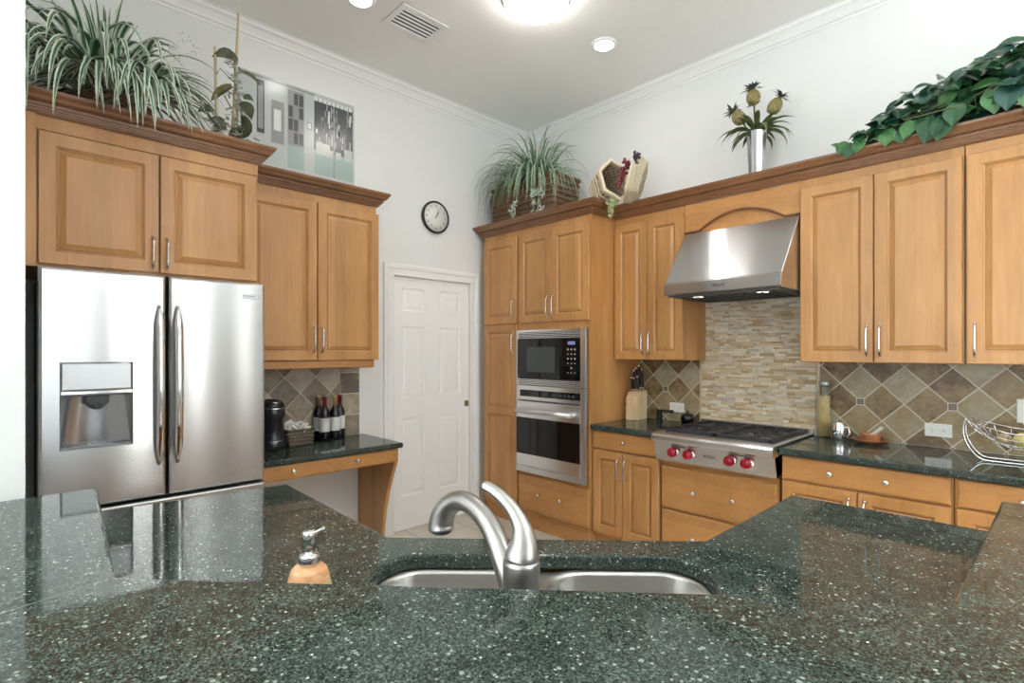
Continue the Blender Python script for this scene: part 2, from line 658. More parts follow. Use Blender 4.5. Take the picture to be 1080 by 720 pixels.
# walls behind the camera, with windows
def window_wall(name, T, L, wins, far, mat='wall'):
    mb = MB(T)
    a = 0.0
    for (s0, s1, z0, z1) in wins:
        mb.box(a, s0, 0, 0.12, 0, CEIL)
        if z0 > 0.02:
            mb.box(s0, s1, 0, 0.12, 0, z0)
        mb.box(s0, s1, 0, 0.12, z1, CEIL)
        a = s1
    mb.box(a, L, 0, 0.12, 0, CEIL)
    return struct(mb.build(name, mat), far, 'wall')


TE = lambda s, d, z: Vector((RX + d, -s, z))          # wall facing the refrigerator
TS = lambda s, d, z: Vector((s, RY - d, z))           # wall facing the cooktop
WINE = [(0.92, 1.10, 0.1, 2.7), (1.55, 1.78, 0.1, 2.7), (2.15, 2.62, 0.1, 2.6), (2.85, 3.75, 0.1, 2.6)]
WINS = [(0.35, 1.85, 0.1, 2.5), (2.3, 4.7, 0.1, 2.5), (5.1, 6.3, 0.1, 2.5)]
window_wall('wall_east', TE, -RY, WINE, 'taupe wall with tall windows behind the camera', 'taupe')
window_wall('wall_south', TS, RX, WINS, 'white wall with patio doors behind the camera')
M['pane'] = emit('daylight_pane', (0.88, 0.96, 1.0), DAYLIGHT)
M['pane_n'] = emit('daylight_pane_sidelight', (0.95, 0.97, 0.92), DAYLIGHT * 3.5)
M['pane_s'] = emit('daylight_pane_garden', (0.92, 0.98, 1.0), DAYLIGHT_S)
k = 1
for T, wins in ((TE, WINE), (TS, WINS)):
    for (s0, s1, z0, z1) in wins:
        mb = MB(T)
        nx = max(1, round((s1 - s0) / 0.75))
        for i in range(nx + 1):
            c = s0 + (s1 - s0) * i / nx
            c = min(max(c, s0 + 0.03), s1 - 0.03)
            mb.box(c - 0.03, c + 0.03, 0.02, 0.07, z0, z1)
        mb.box(s0, s1, 0.022, 0.068, z0, z0 + 0.06).box(s0, s1, 0.022, 0.068, z1 - 0.06, z1)
        o = struct(mb.build('window_%d' % k, 'trim'))
        mb = MB(T)
        mb.box(s0, s1, 0.08, 0.09, z0, z1)
        mb.build('pane', ('pane_n' if s1 - s0 < 0.5 else 'pane') if T is TE else 'pane_s', o)
        k += 1

# crown moulding at the ceiling
cz = 3.462
prof = [(0.0, cz), (0.006, cz), (0.010, cz + 0.012), (0.024, cz + 0.018), (0.030, cz + 0.03), (0.050, cz + 0.055), (0.066, cz + 0.066),
        (0.070, cz + 0.078), (0.084, CEIL - 0.001), (0.0, CEIL - 0.001)]
mb = MB(); mb.sweep([(0.0, -3.665), (0.0, -0.0005)], prof)
struct(mb.build('trim_1', 'trim'), 'white crown moulding above the refrigerator wall')
mb = MB(); mb.sweep([(0.086, 0.0), (RX, 0.0)], prof)
struct(mb.build('trim_2', 'trim'), 'white crown moulding above the cooktop wall')
# baseboard left
mb = MB(LW)
mb.prism_s([(0.0, 0.0), (0.014, 0.0), (0.014, 0.09), (0.006, 0.11), (0.0, 0.11)], -2.70, -1.60)
struct(mb.build('baseboard_left', 'trim'))

# door with six raised panels in its casing
dr = struct(bpy.data.objects.new('door_1', None), 'white six panel pantry door', 'door')
COL.objects.link(dr)
dr.location = (0, DY0, 0)
mb = MB(LW)
A0, A1 = DY0 + 0.003, DY1 - 0.003
F0 = -0.018
cells_s = [(A0, A0 + 0.083, None), ]
pw0, pw1 = A0 + 0.082, A0 + 0.300
pw2, pw3 = A1 - 0.315, A1 - 0.095
mids = (pw1 + pw2) / 2
zc = [0.008, 1.008, 1.710, DZ - 0.003]
pz = [(0.275, 0.900), (1.062, 1.642), (1.765, 1.950)]
for (c0, c1, p0, p1) in ((A0, mids, pw0, pw1), (mids, A1, pw2, pw3)):
    for kk in range(3):
        z0, z1 = zc[kk], zc[kk + 1]
        q0, q1 = pz[kk]
        def ins(t, d):
            return (p0 + t, p1 - t, q0 + t, q1 - t, d)
        mb.rings([(c0, c1, z0, z1, F0 - 0.034), (c0, c1, z0, z1, F0), ins(0, F0), ins(0.010, F0 - 0.009), ins(0.016, F0 - 0.009),
                  ins(0.040, F0 - 0.002)])
mb.build('slab', 'door', dr)
mb = MB(LW)
cprof = [(0.0, 0.0005), (0.0, 0.011), (0.010, 0.013), (0.018, 0.010), (0.050, 0.013), (0.060, 0.019), (0.088, 0.021), (0.092, 0.018), (0.092, 0.0005)]
path = [(DY0 - 0.002, 0.0, -1, 0), (DY0 - 0.002, DZ, -1, 1), (DY1 + 0.002, DZ, 1, 1), (DY1 + 0.002, 0.0, 1, 0)]
P_, F_ = [], []
for (a_, z_, ka, kz) in path:
    for (o_, d_) in cprof:
        P_.append((a_ + ka * o_, d_, z_ + kz * o_))
n_ = len(cprof)
for k_ in range(3):
    for i in range(n_):
        F_.append((k_ * n_ + i, k_ * n_ + (i + 1) % n_, (k_ + 1) * n_ + (i + 1) % n_, (k_ + 1) * n_ + i))
F_.append(tuple(range(n_))[::-1]); F_.append(tuple(range(3 * n_, 4 * n_)))
mb.add(P_, F_)
mb.build('casing', 'trim', dr)
mb = MB(LW)
mb.box(A1 - 0.045, A1 - 0.002, F0, F0 + 0.004, 0.955, 1.005)
mb.box(A1 - 0.034, A1 - 0.014, F0 + 0.003, F0 + 0.007, 0.968, 0.992)
o = mb.build('latch_plate', plain('aged_brass', (0.30, 0.24, 0.14), 0.35, 1.0), dr, bevel=0.001)
o['label'] = 'small square brass latch plate'


# ================================================================ CABINET HELPERS
def door_front(parent, T, s0, s1, z0, z1, d, fr=0.056, name='door', mid=None, mat='wood', th=0.02):
    mb = MB(T)
    D = d + th
    def panel(a0, a1, c0, c1, b0, b1):
        # a: cell; b: frame opening
        (x0, x1, y0, y1) = (a0, a1, c0, c1)
        (i0, i1, j0, j1) = b0
        def ins(t, dd):
            return (i0 + t, i1 - t, j0 + t, j1 - t, dd)
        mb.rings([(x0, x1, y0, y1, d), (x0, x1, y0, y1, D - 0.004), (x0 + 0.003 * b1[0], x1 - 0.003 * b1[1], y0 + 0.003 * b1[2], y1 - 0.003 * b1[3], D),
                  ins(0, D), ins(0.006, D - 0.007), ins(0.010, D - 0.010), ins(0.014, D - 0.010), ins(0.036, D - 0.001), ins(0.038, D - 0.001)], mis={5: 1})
    if mid is None:
        panel(s0, s1, z0, z1, (s0 + fr, s1 - fr, z0 + fr, z1 - fr), (1, 1, 1, 1))
    else:
        panel(s0, s1, z0, mid, (s0 + fr, s1 - fr, z0 + fr, mid - fr / 2), (1, 1, 1, 0))
        panel(s0, s1, mid, z1, (s0 + fr, s1 - fr, mid + fr / 2, z1 - fr), (1, 1, 0, 1))
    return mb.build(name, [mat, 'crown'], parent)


def slab_front(parent, T, s0, s1, z0, z1, d, name='drawer', mat='woodh', th=0.02):
    mb = MB(T)
    D = d + th
    mb.rings([(s0, s1, z0, z1, d), (s0, s1, z0, z1, D - 0.007), (s0 + 0.003, s1 - 0.003, z0 + 0.003, z1 - 0.003, D - 0.003),
              (s0 + 0.010, s1 - 0.010, z0 + 0.010, z1 - 0.010, D)])
    return mb.build(name, mat, parent)


def pull(parent, T, s, z0, z1, d):
    mb = MB(T)
    pts = []
    L = z1 - z0
    for i in range(13):
        t = i / 12
        zz = z0 + 0.004 + (L - 0.008) * t
        e = min(1.0, math.sin(PI * t) * 2.2)
        pts.append(T(s, d + 0.004 + 0.026 * e, zz))
    mb.tube(pts, 0.0055, 8, r2=0.0055)
    for zz in (z0 + 0.005, z1 - 0.005):
        mb.lathe(T(s, d, zz), [(0.007, 0), (0.007, 0.006), (0.005, 0.012)], 8, axis=T(0, 1, 0) - T(0, 0, 0))
    return mb.build('handle', 'pull', parent)


def knob(parent, T, s, z, d, r=0.015):
    mb = MB(T)
    ax = T(0, 1, 0) - T(0, 0, 0)
    mb.lathe(T(s, d, z), [(0.008, 0.0), (0.006, 0.006), (0.0055, 0.012), (r * 0.8, 0.016), (r, 0.021), (r * 0.85, 0.026), (0.004, 0.029), (0, 0.0292)], 14, axis=ax)
    return mb.build('knob', 'pull', parent)


CROWN = [(-0.004, 2.4445), (0.009, 2.4445), (0.011, 2.449), (0.016, 2.451), (0.016, 2.456), (0.021, 2.458), (0.023, 2.464), (0.028, 2.466), (0.030, 2.472),
         (0.036, 2.476), (0.038, 2.482), (0.032, 2.484), (0.032, 2.491), (0.048, 2.492), (0.055, 2.498), (0.060, 2.509), (0.067, 2.516), (0.072, 2.524),
         (0.074, 2.536), (-0.004, 2.536)]

# ================================================================ LEFT WALL: refrigerator cabinet
t = thing('upper_cabinet', (0.33, -3.18, 1.815), 'deep two door maple wall cabinet above the refrigerator', 'cabinet')
mb = MB(LW)
mb.box(-3.655, -2.722, 0.002, 0.632, 1.805, 2.445)
mb.box(-3.655, -3.610, 0.60, 0.654, 1.80, 2.445)
mb.box(-3.655, -2.722, 0.60, 0.640, 2.385, 2.445)
mb.build('body', 'wood', t, bevel=0.0015)
d1 = door_front(t, LW, -3.604, -3.174, 1.815, 2.378, 0.636)
pull(d1, LW, -3.200, 1.835, 1.985, 0.656)
d2 = door_front(t, LW, -3.168, -2.735, 1.815, 2.378, 0.636)
pull(d2, LW, -3.142, 1.835, 1.985, 0.656)
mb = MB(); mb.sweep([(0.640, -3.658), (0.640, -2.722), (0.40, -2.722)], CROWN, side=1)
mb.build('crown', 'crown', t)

# refrigerator
t = thing('refrigerator', (0.38, -3.16, 0.0), 'stainless french door refrigerator with ice and water dispenser', 'refrigerator')
mb = MB(LW)
mb.box(-3.600, -2.718, 0.03, 0.632, 0.03, 1.775)
for yy in (-3.55, -2.77):
    mb.box(yy - 0.03, yy + 0.03, 0.56, 0.62, 0.0, 0.03)
mb.build('body', 'darkgrey', t, bevel=0.004)
Fd = 0.72
# left door with dispenser recess
L0, L1, Z0, Z1 = -3.607, -3.156, 0.765, 1.797
DS = (-3.536, -3.287, 1.022, 1.392)
mb = MB(LW)
def rr(i, d, b=0):
    return (L0 + i, L1 - i, Z0 + i, Z1 - i, d)
def dd(i, d):
    return (DS[0] + i, DS[1] - i, DS[2] + i, DS[3] - i, d)
mb.rings([rr(0, 0.640), rr(0, Fd - 0.014), rr(0.004, Fd - 0.005), rr(0.013, Fd)], cap=False)
mb.rings([rr(0.013, Fd), dd(-0.003, Fd), dd(0.0, Fd - 0.003), dd(0.0, Fd - 0.055)], cap=True, back=False)
dl = mb.build('door', 'steel', t, uv=UVL)
mb = MB(LW)
R0, R1 = -3.148, -2.711
def r2(i, d):
    return (R0 + i, R1 - i, Z0 + i, Z1 - i, d)
mb.rings([r2(0, 0.640), r2(0, Fd - 0.014), r2(0.004, Fd - 0.005), r2(0.013, Fd)])
drr = mb.build('door', 'steel', t, uv=UVL)
mb = MB(LW)
mb.rings([(-3.607, -2.711, 0.06, 0.752, 0.640), (-3.607, -2.711, 0.06, 0.752, Fd - 0.012), (-3.603, -2.715, 0.064, 0.748, Fd - 0.004),
          (-3.595, -2.723, 0.072, 0.742, Fd)])
fz = mb.build('freezer_drawer', 'steel', t, uv=UVL)
mb = MB(LW)
pts = [LW(-3.52 + 0.72 * i / 16, Fd + 0.005 + 0.05 * min(1, 3 * math.sin(PI * i / 16)), 0.66) for i in range(17)]
mb.tube(pts, 0.016, 10)
mb.build('handle', 'steel_edge', fz)
mb = MB(LW); mb.box(-3.605, -2.713, 0.634, 0.655, 0.753, 0.764); mb.build('gasket', 'black', t)
for door_, yy in ((dl, -3.186), (drr, -3.112)):
    mb = MB(LW)
    pts, ra, rb = [], [], []
    for i in range(25):
        q = i / 24
        e = math.sin(PI * q) ** 0.45 if 0 < q < 1 else 0
        pts.append(LW(yy, Fd + 0.006 + 0.040 * e, 0.915 + 0.74 * q))
        ra.append(0.006 + 0.0115 * min(1, (math.sin(PI * q) * 3.0)))
        rb.append(0.006 + 0.006 * min(1, (math.sin(PI * q) * 3.0)))
    mb.tube(pts, ra, 14, r2=rb, axis1=LW(1, 0, 0))
    mb.build('handle', 'chrome', door_)
# dispenser
dsp = MB(LW)
dsp.box(-3.534, -3.289, Fd - 0.054, Fd - 0.050, 1.024, 1.27)
dp = dsp.build('dispenser', 'grey', dl)
mb = MB(LW)
mb.box(-3.532, -3.291, Fd - 0.050, Fd - 0.002, 1.275, 1.388)
o = mb.build('control_panel', plain('panel_silver', (0.60, 0.62, 0.65), 0.35, 0.6), dl, bevel=0.003)
mb = MB(LW)
mb.prism_s([(Fd - 0.05, 1.248), (Fd - 0.004, 1.250), (Fd + 0.004, 1.258), (Fd + 0.004, 1.268), (Fd - 0.002, 1.2745), (Fd - 0.05, 1.2745)], -3.533, -3.290)
mb.build('trim_bar', 'chrome', dl)
mb = MB(LW)
# curved back shell
a = []
for i in range(13):
    q = i / 12
    a.append((-3.530 + 0.237 * q, Fd - 0.012 - 0.036 * math.sin(PI * q) ** 0.6))
P_, F_ = [], []
for (s_, d_) in a:
    P_ += [(s_, d_, 1.034), (s_ * 0.8 + 0.2 * -3.4115, d_ + 0.006, 1.247)]
for i in range(12):
    F_.append((2 * i, 2 * i + 2, 2 * i + 3, 2 * i + 1))
mb.add(P_, F_, 0, True)
mb.build('splash_shell', plain('shell_silver', (0.50, 0.52, 0.56), 0.22, 0.85), dl, recalc=False)
mb = MB(LW)
mb.box(-3.447, -3.376, Fd - 0.046, Fd - 0.010, 1.208, 1.247)
mb.prism_d([(-3.452, 1.247), (-3.371, 1.247), (-3.385, 1.195), (-3.438, 1.195)], Fd - 0.044, Fd - 0.022)
mb.lathe(LW(-3.4115, Fd - 0.024, 1.188), [(0.016, 0), (0.018, 0.01), (0.018, 0.03)], 14)
mb.build('spout', 'darkgrey', dl, bevel=0.002)
mb = MB(LW)
mb.box(-3.534, -3.289, Fd - 0.05, Fd - 0.003, 1.024, 1.030)
for i in range(9):
    mb.box(-3.525 + 0.027 * i, -3.517 + 0.027 * i, Fd - 0.045, Fd - 0.006, 1.030, 1.034)
mb.build('drip_tray', 'grey', dl)
mb = MB(LW)
mb.box(-2.824, -2.744, Fd, Fd + 0.002, 1.712, 1.736)
bd = mb.build('badge', plain('badge_silver', (0.62, 0.64, 0.68), 0.3, 0.5), drr, bevel=0.001)
mb = MB(LW)
mb.text('FRIGIDAIRE', lambda x, y, z: LW(-2.790 + x, Fd + 0.0022 + z, 1.727 + y), 0.010, 0, 0.0003, 0.058)
mb.build('lettering', 'darkgrey', bd)
for (a0, a1) in ((-3.59, -3.53), (-2.79, -2.73)):
    mb = MB(LW)
    mb.box(a0, a1, 0.50, 0.66, 1.7755, 1.795)
    mb.build('hinge_cover', 'darkgrey', t, bevel=0.004)

# desk wall cabinet
t = thing('upper_cabinet', (0.17, -2.27, 1.335), 'two door maple wall cabinet over the desk counter', 'cabinet')
mb = MB(LW)
mb.box(-2.718, -1.838, 0.002, 0.326, 1.385, 2.445)
mb.build('body', 'wood', t, bevel=0.0015)
d1 = door_front(t, LW, -2.705, -2.268, 1.383, 2.392, 0.330)
pull(d1, LW, -2.292, 1.43, 1.60, 0.350)
d2 = door_front(t, LW, -2.262, -1.828, 1.383, 2.392, 0.330)
pull(d2, LW, -2.238, 1.43, 1.60, 0.350)
mb = MB(LW); mb.box(-2.718, -1.850, 0.002, 0.326, 1.330, 1.3845); mb.build('light_rail', 'woodh', t, bevel=0.008, seg=3)
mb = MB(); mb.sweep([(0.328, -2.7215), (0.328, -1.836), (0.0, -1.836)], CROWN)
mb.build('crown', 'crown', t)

# desk: counter, apron with drawer, tapered leg panel, tile splash
DZC = 0.825
mb = MB()
mb.prism([(0.002, -2.712), (0.565, -2.712), (0.565, -1.765), (0.002, -1.765)], DZC - 0.034, DZC)
tag(mb.build('desk_counter', 'granite', bevel=0.010, seg=4), 'dark green granite counter on the built in desk', 'counter')
t = thing('built_in_desk', (0.3, -2.2, 0.0), 'maple built in desk apron and curved leg under the granite', 'desk')
mb = MB(LW)
mb.box(-2.71, -1.79, 0.003, 0.525, 0.70, 0.790)
mb.build('apron', 'woodh', t)
dw = slab_front(t, LW, -2.70, -1.808, 0.698, 0.786, 0.526)
knob(dw, LW, -2.500, 0.748, 0.546)
knob(dw, LW, -2.095, 0.748, 0.546)
mb = MB(LW)
prof_leg = [(0.003, 0.0), (0.335, 0.0), (0.345, 0.15), (0.375, 0.32), (0.42, 0.47), (0.475, 0.60), (0.523, 0.70), (0.523, 0.789), (0.003, 0.789)]
mb.prism_s(prof_leg, -1.806, -1.780)
mb.build('leg', 'wood', t, bevel=0.003)

mb = MB(LW); mb.box(-2.712, -1.952, 0.001, 0.008, DZC + 0.001, 1.329)
tb = tag(mb.build('tile_backsplash', 'tiley', origin=(0, 0, 0)), 'grey diagonal stone tile splash behind the wine bottles', 'backsplash')
mb = MB(LW); mb.box(-1.950, -1.797, 0.0, 0.0085, DZC + 0.001, 1.384)
o = mb.build('border_column', 'tileb', tb); o['label'] = 'upright column of square stone tiles'

# ================================================================ RIGHT WALL: tall oven cabinet
t = thing('oven_cabinet', (0.66, -0.32, 0.0), 'tall maple cabinet holding the microwave and oven', 'cabinet')
mb = MB(RW)
D = 0.626
mb.box(0.080, 0.092, 0.002, D, 0.0, 2.445)                     # left end
mb.box(1.238, 1.266, 0.002, D, 0.0, 2.445)                     # right end
mb.box(0.505, 0.530, 0.002, D - 0.002, 0.10, 2.445)            # divider
mb.box(0.085, 1.238, 0.002, D, 2.392, 2.445)                   # frieze
mb.box(0.085, 0.505, 0.30, D - 0.001, 0.12, 2.392)             # pantry box
mb.box(0.530, 1.238, 0.30, D - 0.001, 1.640, 2.392)            # upper box
mb.box(0.530, 1.238, 0.02, D, 1.615, 1.664)                    # rail above microwave
mb.box(0.530, 1.238, 0.02, D, 0.440, 0.458)
mb.box(0.530, 1.238, 0.30, D - 0.001, 0.12, 0.440)
mb.box(0.085, 1.238, 0.02, 0.05, 0.10, 2.40)
mb.build('body', 'wood', t)
mb = MB(RW); mb.box(0.085, 1.238, 0.50, D - 0.015, 0.0, 0.12); mb.build('toe_kick', 'woodh', t)
for (a0, a1, z0, z1, hs, h0, h1, mid) in ((0.094, 0.512, 1.672, 2.388, 0.478, 1.705, 1.875, None),
                                          (0.094, 0.512, 0.140, 1.662, 0.478, 1.42, 1.60, 0.934),
                                          (0.536, 0.893, 1.672, 2.388, 0.866, 1.705, 1.875, None),
                                          (0.898, 1.258, 1.672, 2.388, 0.925, 1.705, 1.875, None)):
    o = door_front(t, RW, a0, a1, z0, z1, 0.628, mid=mid)
    pull(o, RW, hs, h0, h1, 0.648)
dw = slab_front(t, RW, 0.536, 1.258, 0.145, 0.436, 0.628)
knob(dw, RW, 0.77, 0.300, 0.648)
knob(dw, RW, 1.00, 0.300, 0.648)

# microwave
t = thing('microwave', (0.885, -0.4, 1.165), 'built in black glass microwave with steel trim above the oven', 'microwave')
mb = MB(RW)
fz0, fz1 = 1.169, 1.612
mb.box(0.535, 1.232, 0.10, 0.622, fz0 + 0.003, fz1 - 0.01, 0)
mb.build('body', 'darkgrey', t)
mb = MB(RW)
mb.box(0.532, 1.240, 0.628, 0.650, 1.594, fz1)
mb.box(0.532, 1.240, 0.628, 0.634, 1.540, 1.594, 1)
for i in range(4):
    z_ = 1.545 + 0.0125 * i
    mb.prism_s([(0.634, z_ + 0.002), (0.656, z_), (0.654, z_ + 0.006), (0.634, z_ + 0.008)], 0.536, 1.200)
mb.box(0.532, 1.240, 0.628, 0.634, fz0, 1.224, 1)
for i in range(4):
    z_ = 1.172 + 0.0125 * i
    mb.prism_s([(0.634, z_ + 0.002), (0.656, z_), (0.654, z_ + 0.006), (0.634, z_ + 0.008)], 0.536, 1.200)
mb.build('louvre_trim', ['steelw', 'darkgrey'], t, uv=UVR)
mb = MB(RW); mb.box(1.200, 1.252, 0.649, 0.668, fz0, fz1); mb.build('side_trim', 'steel_edge', t, bevel=0.002)
mb = MB(RW); mb.box(0.522, 0.536, 0.649, 0.660, fz0, fz1); mb.build('side_trim', 'steel_edge', t, bevel=0.002)
mb = MB(RW); mb.box(0.537, 1.012, 0.634, 0.660, 1.226, 1.539)
dm = mb.build('door', 'blackglass', t, bevel=0.003)
mb = MB(RW); mb.box(0.640, 0.945, 0.660, 0.6606, 1.275, 1.475)
mb.build('window', plain('smoked_window', (0.045, 0.055, 0.05), 0.06), dm)
mb = MB(RW); mb.box(1.015, 1.199, 0.634, 0.660, 1.226, 1.539)
kp = mb.build('keypad', 'blackglass', t, bevel=0.002)
for r_ in range(6):
    for c_ in range(3):
        if r_ == 4 and c_ != 1:
            continue
        x_ = 1.075 + 0.034 * c_
        z_ = 1.455 - 0.035 * r_
        mb = MB(RW)
        mb.box(x_ - 0.006, x_ + 0.006, 0.660, 0.6606, z_ - (0.006 if r_ % 2 == 0 else 0.003), z_ + (0.006 if r_ % 2 == 0 else 0.003))
        mb.build('key', 'legend', kp)
mb = MB(RW); mb.box(1.075, 1.145, 0.660, 0.6606, 1.490, 1.515)
mb.build('display', emit('blue_display', (0.35, 0.38, 0.75), 0.35), kp)

# wall oven
t = thing('wall_oven', (0.885, -0.4, 0.46), 'built in stainless wall oven with black glass below microwave', 'oven')
mb = MB(RW); mb.box(0.535, 1.232, 0.08, 0.622, 0.463, 1.160); mb.build('body', 'darkgrey', t)
mb = MB(RW)
mb.rings([(0.532, 1.199, 1.046, 1.165, 0.628), (0.532, 1.199, 1.046, 1.165, 0.650), (0.536, 1.195, 1.050, 1.161, 0.654)])
cp = mb.build('control_panel', 'steelw', t, uv=UVR)
mb = MB(RW); mb.box(0.560, 1.185, 0.654, 0.6565, 1.076, 1.128)
cg = mb.build('touch_panel', 'blackglass', cp)
mb = MB(RW)
mb.box(0.68, 0.77, 0.6565, 0.657, 1.085, 1.118)
mb.box(0.80, 0.87, 0.6565, 0.657, 1.085, 1.118)
mb.build('display', plain('dim_display', (0.05, 0.055, 0.06), 0.15), cg)
mb = MB(RW)
for i in range(6):
    mb.box(0.91 + 0.04 * i, 0.935 + 0.04 * i, 0.6565, 0.657, 1.090, 1.112)
mb.build('key_legends', plain('dim_legend', (0.06, 0.065, 0.07), 0.4), cg)
mb = MB(RW)
mb.rings([(0.532, 1.199, 0.512, 1.036, 0.628), (0.532, 1.199, 0.512, 1.036, 0.664), (0.536, 1.195, 0.516, 1.032, 0.668)])
od = mb.build('door', 'steelw', t, uv=UVR)
mb = MB(RW); mb.box(0.534, 1.197, 0.668, 0.6705, 0.612, 0.906)
mb.build('glass', 'blackglass', od)
mb = MB(RW)
pts = [RW(0.575, 0.715, 0.965), RW(1.145, 0.715, 0.965)]
mb.tube(pts, 0.018, 14)
for x_ in (0.60, 1.12):
    mb.lathe(RW(x_, 0.668, 0.965), [(0.024, 0), (0.022, 0.01), (0.018, 0.05)], 12, axis=RW(0, 1, 0))
mb.build('handle', 'steel_edge', od)
mb = MB(RW)
mb.box(0.522, 1.252, 0.649, 0.660, 0.462, 0.508)
mb.box(0.522, 1.252, 0.660, 0.664, 0.488, 0.496).box(0.522, 1.252, 0.660, 0.664, 0.468, 0.476)
mb.build('lower_trim', 'steel_edge', t)
mb = MB(RW); mb.box(1.200, 1.252, 0.649, 0.668, 0.509, 1.165); mb.build('side_trim', 'steel_edge', t, bevel=0.002)
mb = MB(RW); mb.box(0.522, 0.531, 0.649, 0.660, 0.509, 1.165); mb.build('side_trim', 'steel_edge', t, bevel=0.002)

# ---------------------------------------------------------------- upper cabinets on the right wall
def upper(name, label, s0, s1, doors, zb=1.378):
    t = thing(name, ((s0 + s1) / 2, -0.165, zb), label, 'cabinet')
    mb = MB(RW); mb.box(s0, s1, 0.002, 0.326, zb, 2.4445); mb.build('body', 'wood', t, bevel=0.001)
    for (a0, a1, hs) in doors:
        o = door_front(t, RW, a0, a1, zb + 0.002, 2.392, 0.329)
        pull(o, RW, hs, zb + 0.035, zb + 0.205, 0.349)
    return t


upper('upper_cabinet', 'two door maple wall cabinet between oven tower and hood', 1.270, 1.841,
      [(1.276, 1.553, 1.527), (1.558, 1.836, 1.584)])
upper('upper_cabinet', 'two door maple wall cabinet just right of the hood', 2.575, 3.312,
      [(2.580, 2.940, 2.913), (2.945, 3.306, 2.972)])
upper('upper_cabinet', 'maple wall cabinet at the right edge under the ivy', 3.316, 3.90, [(3.322, 3.894, 3.352)])
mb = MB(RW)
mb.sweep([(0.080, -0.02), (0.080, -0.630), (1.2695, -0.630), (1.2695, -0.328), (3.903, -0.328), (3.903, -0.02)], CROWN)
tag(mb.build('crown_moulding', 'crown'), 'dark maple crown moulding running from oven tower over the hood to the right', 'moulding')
# valance with an arch above the hood
t = thing('hood_valance', (2.21, -0.2, 2.2), 'maple arched valance panel above the steel hood', 'valance')
mb = MB(RW); mb.box(1.843, 2.573, 0.27, 0.300, 2.2415, 2.4435); mb.build('back_panel', 'woodh', t)
def arch_z(x):
    q = (x - 2.215) / 0.27
    return 2.252 + (0.095 * (1 - q * q) if abs(q) < 1 else 0.0)
mb = MB(RW)
xs = [1.843] + [1.945 + 0.54 * i / 28 for i in range(29)] + [2.573]
poly = [(x, arch_z(x)) for x in xs] + [(2.573, 2.4435), (1.843, 2.4435)]
mb.prism_d(poly, 0.300, 0.322)
mb.build('arched_front', 'woodh', t)
mb = MB(RW)
mb.tube([RW(x, 0.322, arch_z(x) + 0.004) for x in xs], 0.007, 8)
mb.build('arch_bead', 'crown', t)

# hood
t = thing('range_hood', (2.21, -0.32, 1.78), 'stainless canopy range hood above the cooktop', 'hood')
mb = MB(RW)
H0, H1 = 1.852, 2.572
pr = [(0.012, 1.800), (0.612, 1.800), (0.622, 1.806), (0.622, 1.872), (0.612, 1.880), (0.335, 2.240), (0.012, 2.240)]
mb.prism_s(pr, H0, H1)
mb.build('canopy', 'steel', t, bevel=0.003, uv=UVR)
mb = MB(RW); mb.box(H0 + 0.02, H1 - 0.02, 0.04, 0.60, 1.790, 1.800)
for i in range(12):
    mb.box(H0 + 0.06 + 0.05 * i, H0 + 0.075 + 0.05 * i, 0.10, 0.50, 1.784, 1.790)
mb.build('baffle_filter', 'darkgrey', t)
M['hood_lamp'] = emit('hood_lamp', (1.0, 0.9, 0.75), 1.6)
for x_ in (2.02, 2.42):
    mb = MB(RW)
    mb.lathe(RW(x_, 0.480, 1.7885), [(0.03, 0.0), (0.034, 0.0008), (0.034, 0.0012)], 16)
    mb.build('lamp', 'hood_lamp', t)
mb = MB(RW)
mb.text('WOLF', lambda x, y, z: RW(2.215 + x, 0.6222 + z, 1.838 + y), 0.026, 0, 0.0008, 0.075)
mb.build('lettering', 'black', t)

# ---------------------------------------------------------------- backsplashes
M['stonec'] = None
n = N('split_face_stone')
at = n.n('ShaderNodeAttribute', {'attribute_name': 'stone'})
f = n.noise(n.coord(), 70.0, 5.0, 0.7)
n.set(Base_Color=n.mix(f, at.outputs['Color'], n.mix(0.55, at.outputs['Color'], (0.62, 0.50, 0.33)), 'MIX'), Roughness=0.6)
n.bump(f, 0.6, 0.006)
M['stonec'] = n.m
mb = MB(RW)
cols = []
mb.box(1.812, 2.568, 0.001, 0.006, 0.925, 1.798)
cols += [(0.35, 0.30, 0.24)] * 8
z_ = 0.927
pal = [(0.70, 0.61, 0.46), (0.64, 0.50, 0.31), (0.76, 0.71, 0.62), (0.52, 0.36, 0.18), (0.52, 0.47, 0.40), (0.78, 0.73, 0.64), (0.42, 0.27, 0.12),
       (0.70, 0.64, 0.53), (0.78, 0.74, 0.66), (0.66, 0.55, 0.38)]
rs = random.Random(3)
while z_ < 1.792:
    h_ = rs.choice((0.010, 0.012, 0.014, 0.018))
    h_ = min(h_, 1.797 - z_)
    x_ = 1.813
    while x_ < 2.566:
        w_ = rs.uniform(0.022, 0.10)
        if 2.567 - (x_ + w_) < 0.03:
            w_ = 2.567 - x_
        d_ = rs.uniform(0.009, 0.025)
        c = rs.choice(pal)
        g = rs.uniform(0.85, 1.12)
        mb.box(x_, x_ + w_ - 0.001, 0.005, d_, z_, z_ + h_ - 0.001)
        cols += [tuple(min(0.8, a * g) for a in c)] * 8
        x_ += w_
    z_ += h_
tag(mb.build('stone_backsplash', 'stonec', colors=cols), 'cream stacked ledger stone panel between cooktop and hood', 'backsplash')

def insets(parent, pts):
    for (x_, z_) in pts:
        mb = MB(RW)
        mb.box(x_ - 0.0225, x_ + 0.0225, 0.007, 0.0092, z_ - 0.0225, z_ + 0.0225, 0)
        for i in range(3):
            for j in range(3):
                a = x_ - 0.017 + 0.0117 * i
                b = z_ - 0.017 + 0.0117 * j
                mb.box(a, a + 0.0105, 0.009, 0.0103, b, b + 0.0105, 1)
        mb.build('mosaic_inset', ['grout', 'inset'], parent)


